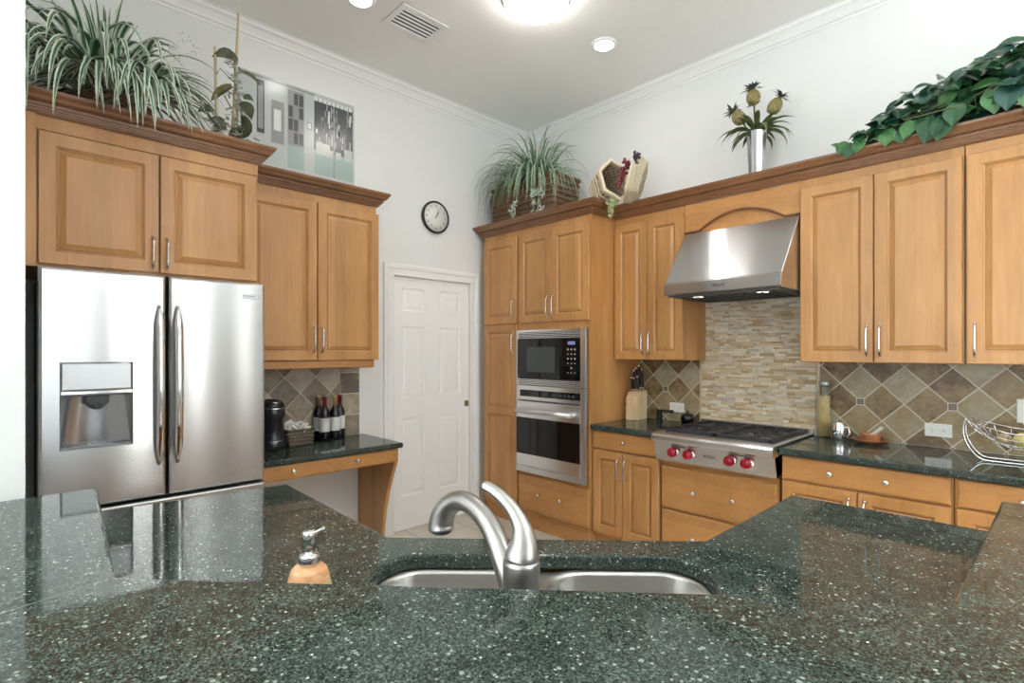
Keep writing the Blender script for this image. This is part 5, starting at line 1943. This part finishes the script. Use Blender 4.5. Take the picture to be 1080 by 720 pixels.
# vase with small pineapples
t = thing('vase', (2.280, -0.22, 2.536), 'tall ribbed silver vase on the cabinets above the hood', 'vase')
c = Vector((2.282, -0.22, 2.446))
mb = MB()
n_ = 40
P_, F_ = [], []
pv = [(0.040, 0.0), (0.042, 0.004), (0.050, 0.21), (0.060, 0.398), (0.057, 0.398), (0.046, 0.21), (0.036, 0.02)]
for k_, (r_, h_) in enumerate(pv):
    for i in range(n_):
        a = 2 * PI * i / n_
        rr_ = r_ * (1 + (0.03 if (i % 4 < 2 and k_ < 4) else 0))
        P_.append(c + Vector((rr_ * math.cos(a), rr_ * math.sin(a), h_)))
for k_ in range(len(pv) - 1):
    for i in range(n_):
        F_.append((k_ * n_ + i, k_ * n_ + (i + 1) % n_, (k_ + 1) * n_ + (i + 1) % n_, (k_ + 1) * n_ + i))
F_.append(tuple(range(n_))[::-1]); F_.append(tuple(range((len(pv) - 1) * n_, len(pv) * n_)))
mb.add(P_, F_, 0, False, True)
mb.build('body', plain('vase_silver', (0.58, 0.60, 0.63), 0.18, 0.9), t)
M['pine'] = leafmat('pineapple_skin', (0.15, 0.13, 0.045), (0.34, 0.28, 0.11), 0.6, 120)
M['pleaf'] = leafmat('pineapple_leaf', (0.055, 0.085, 0.025), (0.15, 0.19, 0.06), 0.45, 20)
M['pdark'] = leafmat('pineapple_crown', (0.04, 0.055, 0.04), (0.11, 0.13, 0.09), 0.5, 20)
rs = random.Random(6)
for (tp, lb) in (((2.262, -0.22, 3.085), 'tallest small ornamental pineapple in the middle of vase'), ((2.172, -0.24, 2.975), 'small ornamental pineapple leaning left out of the vase'),
                 ((2.405, -0.24, 2.975), 'small ornamental pineapple leaning right out of the vase')):
    tp = Vector(tp)
    b0 = c + Vector((0.006 * (tp.x - c.x) / 0.1, 0, 0.25))
    t = thing('pineapple', tuple(b0), lb, 'pineapple', 'ornamental pineapples in the vase')
    dv = (tp - (c + Vector((0, 0, 0.36)))).normalized()
    mb = MB(); mb.tube([b0, c + Vector((0, 0, 0.36)) + Vector((tp.x - c.x, 0, 0)) * 0.15, tp - dv * 0.05], 0.006, 8); mb.build('stem', 'pleaf', t)
    mb = MB()
    mb.lathe(tp - dv * 0.055, [(0.014, 0), (0.033, 0.012), (0.041, 0.037), (0.039, 0.060), (0.028, 0.086), (0.012, 0.100), (0, 0.102)], 16, axis=dv)
    for k_ in range(7):
        for i in range(10):
            a = 2 * PI * (i + 0.5 * (k_ % 2)) / 10
            u = dv.orthogonal().normalized(); w = dv.cross(u)
            h_ = 0.010 + 0.0125 * k_
            r_ = 0.039 * math.sin(PI * (0.16 + 0.68 * k_ / 6)) ** 0.6
            mb.ball(tp - dv * 0.055 + dv * h_ + (u * math.cos(a) + w * math.sin(a)) * r_, 0.0055, 6)
    mb.build('fruit', 'pine', t)
    mb = MB()
    for i in range(26):
        a = rs.uniform(0, 2 * PI)
        u = dv.orthogonal().normalized(); w = dv.cross(u)
        el = rs.uniform(0.4, 1.3)
        d_ = (u * math.cos(a) + w * math.sin(a)) * math.cos(el) + dv * math.sin(el)
        leaf(mb, tp + dv * 0.043, d_, dv - d_ * 0.3, rs.uniform(0.045, 0.085), 0.008, 0, 0.3, 0.8, 0, 4)
    for i in range(6):
        a = rs.uniform(0, 2 * PI)
        leaf(mb, tp - dv * 0.055, (math.cos(a) * 0.8, math.sin(a) * 0.8, 0.5), (0, 0, 1), rs.uniform(0.04, 0.06), 0.007, 0, 0.3, 0.9, 0, 4)
    mb.build('crown', 'pdark', t, recalc=False)
t = thing('leaf_spray', tuple(c + Vector((0, 0, 0.30))), 'arching green pineapple leaves springing from silver vase', 'leaves')
mb = MB()
for i in range(30):
    a = 2 * PI * i / 30 + rs.uniform(-0.2, 0.2)
    el = rs.uniform(0.4, 1.2)
    L_ = rs.uniform(0.15, 0.27)
    leaf(mb, c + Vector((0.02 * math.cos(a), 0.02 * math.sin(a), 0.385)), (math.cos(a) * math.cos(el), math.sin(a) * math.cos(el) * 0.85, math.sin(el)), (0, 0, 1), L_, rs.uniform(0.014, 0.021), 0, 0.35, rs.uniform(1.4, 2.4), 0, 8)
mb.build('leaves', 'pleaf', t, recalc=False)

# pothos garland on the right cabinets
M['iv1'] = leafmat('pothos_dark', (0.010, 0.048, 0.022), (0.030, 0.105, 0.040), 0.32, 18)
M['iv2'] = leafmat('pothos_mid', (0.028, 0.105, 0.035), (0.070, 0.19, 0.060), 0.32, 18)
M['iv3'] = leafmat('pothos_blue', (0.008, 0.045, 0.034), (0.022, 0.085, 0.060), 0.32, 18)
t = thing('ivy_plant', (3.25, -0.25, 2.446), 'dark green trailing pothos draped along right wall cabinets', 'plant')
mb = MB(); mb.lathe((3.47, -0.20, 2.4465), [(0.07, 0), (0.085, 0.005), (0.10, 0.13), (0.105, 0.14), (0.0, 0.135)], 20); mb.build('pot', 'wick_b', t)
rs = random.Random(44)
mb = MB()
sm = MB()
def htop(x):
    # height of the foliage mass along the cabinets
    pts = [(2.70, 2.56), (2.80, 2.575), (2.90, 2.62), (2.98, 2.69), (3.04, 2.735), (3.12, 2.79), (3.22, 2.815), (3.45, 2.855), (3.9, 2.86)]
    for (xa, za), (xb, zb) in zip(pts, pts[1:]):
        if x <= xb:
            return za + (zb - za) * (x - xa) / (xb - xa)
    return 2.86
vines = []
for k_ in range(7):
    pp = []
    y0 = -0.15 - 0.045 * k_
    for i in range(18):
        x_ = 3.78 - (0.98 if k_ in (4, 5) else rs.uniform(0.6, 0.85)) * i / 17
        z_ = 2.548 + (htop(x_) - 2.548) * (0.25 + 0.6 * rs.random()) * (0.5 if y0 < -0.36 else 1)
        y_ = y0 + 0.02 * math.sin(i * 1.3 + k_)
        pp.append(Vector((x_, y_, max(2.552, z_))))
    sm.tube(pp, 0.003, 5)
sm.build('stems', plain('vine_stem', (0.10, 0.12, 0.05), 0.6), t)
for i in range(420):
    x_ = 2.84 + 0.97 * (rs.random() ** 0.72)
    y_ = rs.uniform(-0.40, -0.10)
    if x_ < 2.98:
        y_ = rs.uniform(-0.40, -0.30)
    top = htop(x_)
    z_ = 2.56 + (top - 2.56) * rs.random() ** 0.6
    L_ = rs.uniform(0.075, 0.125)
    if x_ < 2.95: L_ *= 0.75
    a = rs.uniform(-PI, 0.2)
    d_ = Vector((math.cos(a) * 0.8, math.sin(a) * 0.8, rs.uniform(-0.55, 0.35)))
    up = Vector((rs.uniform(-0.4, 0.4), -0.75, 0.75 + rs.uniform(-0.3, 0.3)))
    end = Vector((x_, y_, z_)) + d_ * L_
    if end.y > -0.02: continue
    if end.z < 2.55 and end.y > -0.405:
        d_.z = abs(d_.z) * 0.5
    leaf(mb, (x_, y_, z_), d_, up, L_, L_ * rs.uniform(0.36, 0.44), rs.choice((0, 0, 1, 2)), 0.22, rs.uniform(0.3, 1.0), 0.25, 7)
# leaves hanging over the crown
for (x_, z_, L_) in ((2.815, 2.575, 0.07), (2.86, 2.56, 0.09), (2.90, 2.575, 0.085), (3.21, 2.59, 0.14), (3.25, 2.58, 0.13), (3.29, 2.63, 0.12), (3.12, 2.60, 0.10), (3.02, 2.59, 0.10), (3.06, 2.575, 0.09), (3.16, 2.60, 0.10), (3.42, 2.65, 0.13), (3.48, 2.66, 0.14), (3.55, 2.62, 0.14)):
    leaf(mb, (x_, -0.408, z_), (rs.uniform(-0.35, 0.25), -0.35, -0.75), (0.1, -1, 0.4), L_, L_ * 0.38, rs.choice((0, 2, 1)), 0.2, 0.35, 0.25, 7)
for i in range(7):
    x_ = 2.80 + 0.035 * i
    leaf(mb, (x_, -0.37, 2.56 + 0.008 * i), (rs.uniform(-1, 0.1), -0.4, rs.uniform(0.0, 0.9)), (0, -0.7, 0.7), 0.065, 0.024, rs.choice((0, 1)), 0.2, 0.5, 0.2, 6)
mb.build('foliage', ['iv1', 'iv2', 'iv3'], t, recalc=False)

# ================================================================ CEILING FIXTURES
t = thing('ceiling_vent', (0.765, -1.80, CEIL - 0.012), 'white slotted air vent in the ceiling', 'vent')
vx, vy = 0.765, -1.800
mb = MB()
w_, h_ = 0.125, 0.170
mb.box(vx - w_, vx + w_, vy - h_, vy + h_, CEIL - 0.004, CEIL - 0.001, 1)
for (a0, a1, b0, b1) in ((-w_, -w_ + 0.032, -h_, h_), (w_ - 0.032, w_, -h_, h_), (-w_ + 0.032, w_ - 0.032, -h_, -h_ + 0.032), (-w_ + 0.032, w_ - 0.032, h_ - 0.032, h_)):
    mb.box(vx + a0, vx + a1, vy + b0, vy + b1, CEIL - 0.012, CEIL - 0.0042, 0)
mb.build('frame', ['trim', 'black'], t)
for i in range(6):
    x_ = vx - 0.088 + 0.0335 * i
    mb = MB()
    mb.add([(x_ - 0.005, vy - 0.137, CEIL - 0.012), (x_ - 0.005, vy + 0.137, CEIL - 0.012), (x_ + 0.004, vy + 0.137, CEIL - 0.006), (x_ + 0.004, vy - 0.137, CEIL - 0.006),
            (x_ - 0.005, vy - 0.137, CEIL - 0.0105), (x_ - 0.005, vy + 0.137, CEIL - 0.0105), (x_ + 0.004, vy + 0.137, CEIL - 0.0045), (x_ + 0.004, vy - 0.137, CEIL - 0.0045)],
           [(0, 1, 2, 3), (7, 6, 5, 4), (0, 4, 5, 1), (1, 5, 6, 2), (2, 6, 7, 3), (3, 7, 4, 0)])
    mb.build('slat', 'trim', t)
M['can'] = emit('can_lamp', (1.0, 0.97, 0.92), CAN)
for (x_, y_, lb) in ((1.462, -0.735, 'round recessed ceiling light above the cooktop side'), (0.735, -2.170, 'recessed ceiling light above the desk, cut by the top edge'),
                     (3.00, -0.735, 'recessed ceiling light above the right counter')):
    t = thing('recessed_light', (x_, y_, CEIL - 0.012), lb, 'ceiling light', 'recessed ceiling lights')
    mb = MB(); mb.lathe((x_, y_, CEIL - 0.0125), [(0.064, 0.004), (0.068, 0.0), (0.085, 0.003), (0.090, 0.012), (0.064, 0.0118)], 32); mb.build('trim_ring', 'trim', t, recalc=True)
    mb = MB(); mb.lathe((x_, y_, CEIL - 0.009), [(0.0625, 0.0), (0.0625, 0.004)], 32); mb.build('lamp', 'can', t)
t = thing('dome_light', (1.475, -1.425, CEIL - 0.11), 'glowing white glass dome light at the ceiling centre', 'ceiling light')
M['dome'] = emit('dome_glass', (1.0, 0.96, 0.90), DOME)
mb = MB(); mb.lathe((1.475, -1.425, CEIL - 0.10), [(0.0, -0.002), (0.06, 0.0), (0.12, 0.012), (0.165, 0.035), (0.190, 0.065), (0.195, 0.082)], 40); mb.build('glass_bowl', 'dome', t)
mb = MB(); mb.lathe((1.475, -1.425, CEIL - 0.0175), [(0.20, 0.0), (0.205, 0.004), (0.205, 0.0165), (0.0, 0.0165)], 40); mb.build('base_plate', 'nickel', t)

# two unseen hanging bowls, added only to brighten the ceiling and walls
M['fill_glow'] = emit('ceiling_fill_glow', (0.97, 1.0, 1.0), CEILING_FILL)
for (x_, y_, lb) in ((5.5, -2.2, 'added bowl uplight out of view on the right'), (2.2, -6.2, 'added bowl uplight out of view on the left')):
    t = thing('fill_pendant', (x_, y_, 2.5), lb, 'added fill light')
    mb = MB(); mb.lathe((x_, y_, 2.5), [(0.03, 0.0), (0.18, 0.02), (0.28, 0.08), (0.30, 0.14), (0.295, 0.14), (0.27, 0.085), (0.17, 0.03), (0.0, 0.02)], 32); mb.build('bowl', 'nickel', t)
    mb = MB(); mb.lathe((x_, y_, 2.5), [(0.25, 0.085), (0.25, 0.10)], 32); mb.build('lamp', 'fill_glow', t)
    mb = MB(); mb.tube([(x_, y_, 2.60), (x_, y_, CEIL - 0.02)], 0.008, 8); mb.lathe((x_, y_, CEIL - 0.021), [(0.06, 0), (0.06, 0.02)], 20); mb.build('stem', 'nickel', t)
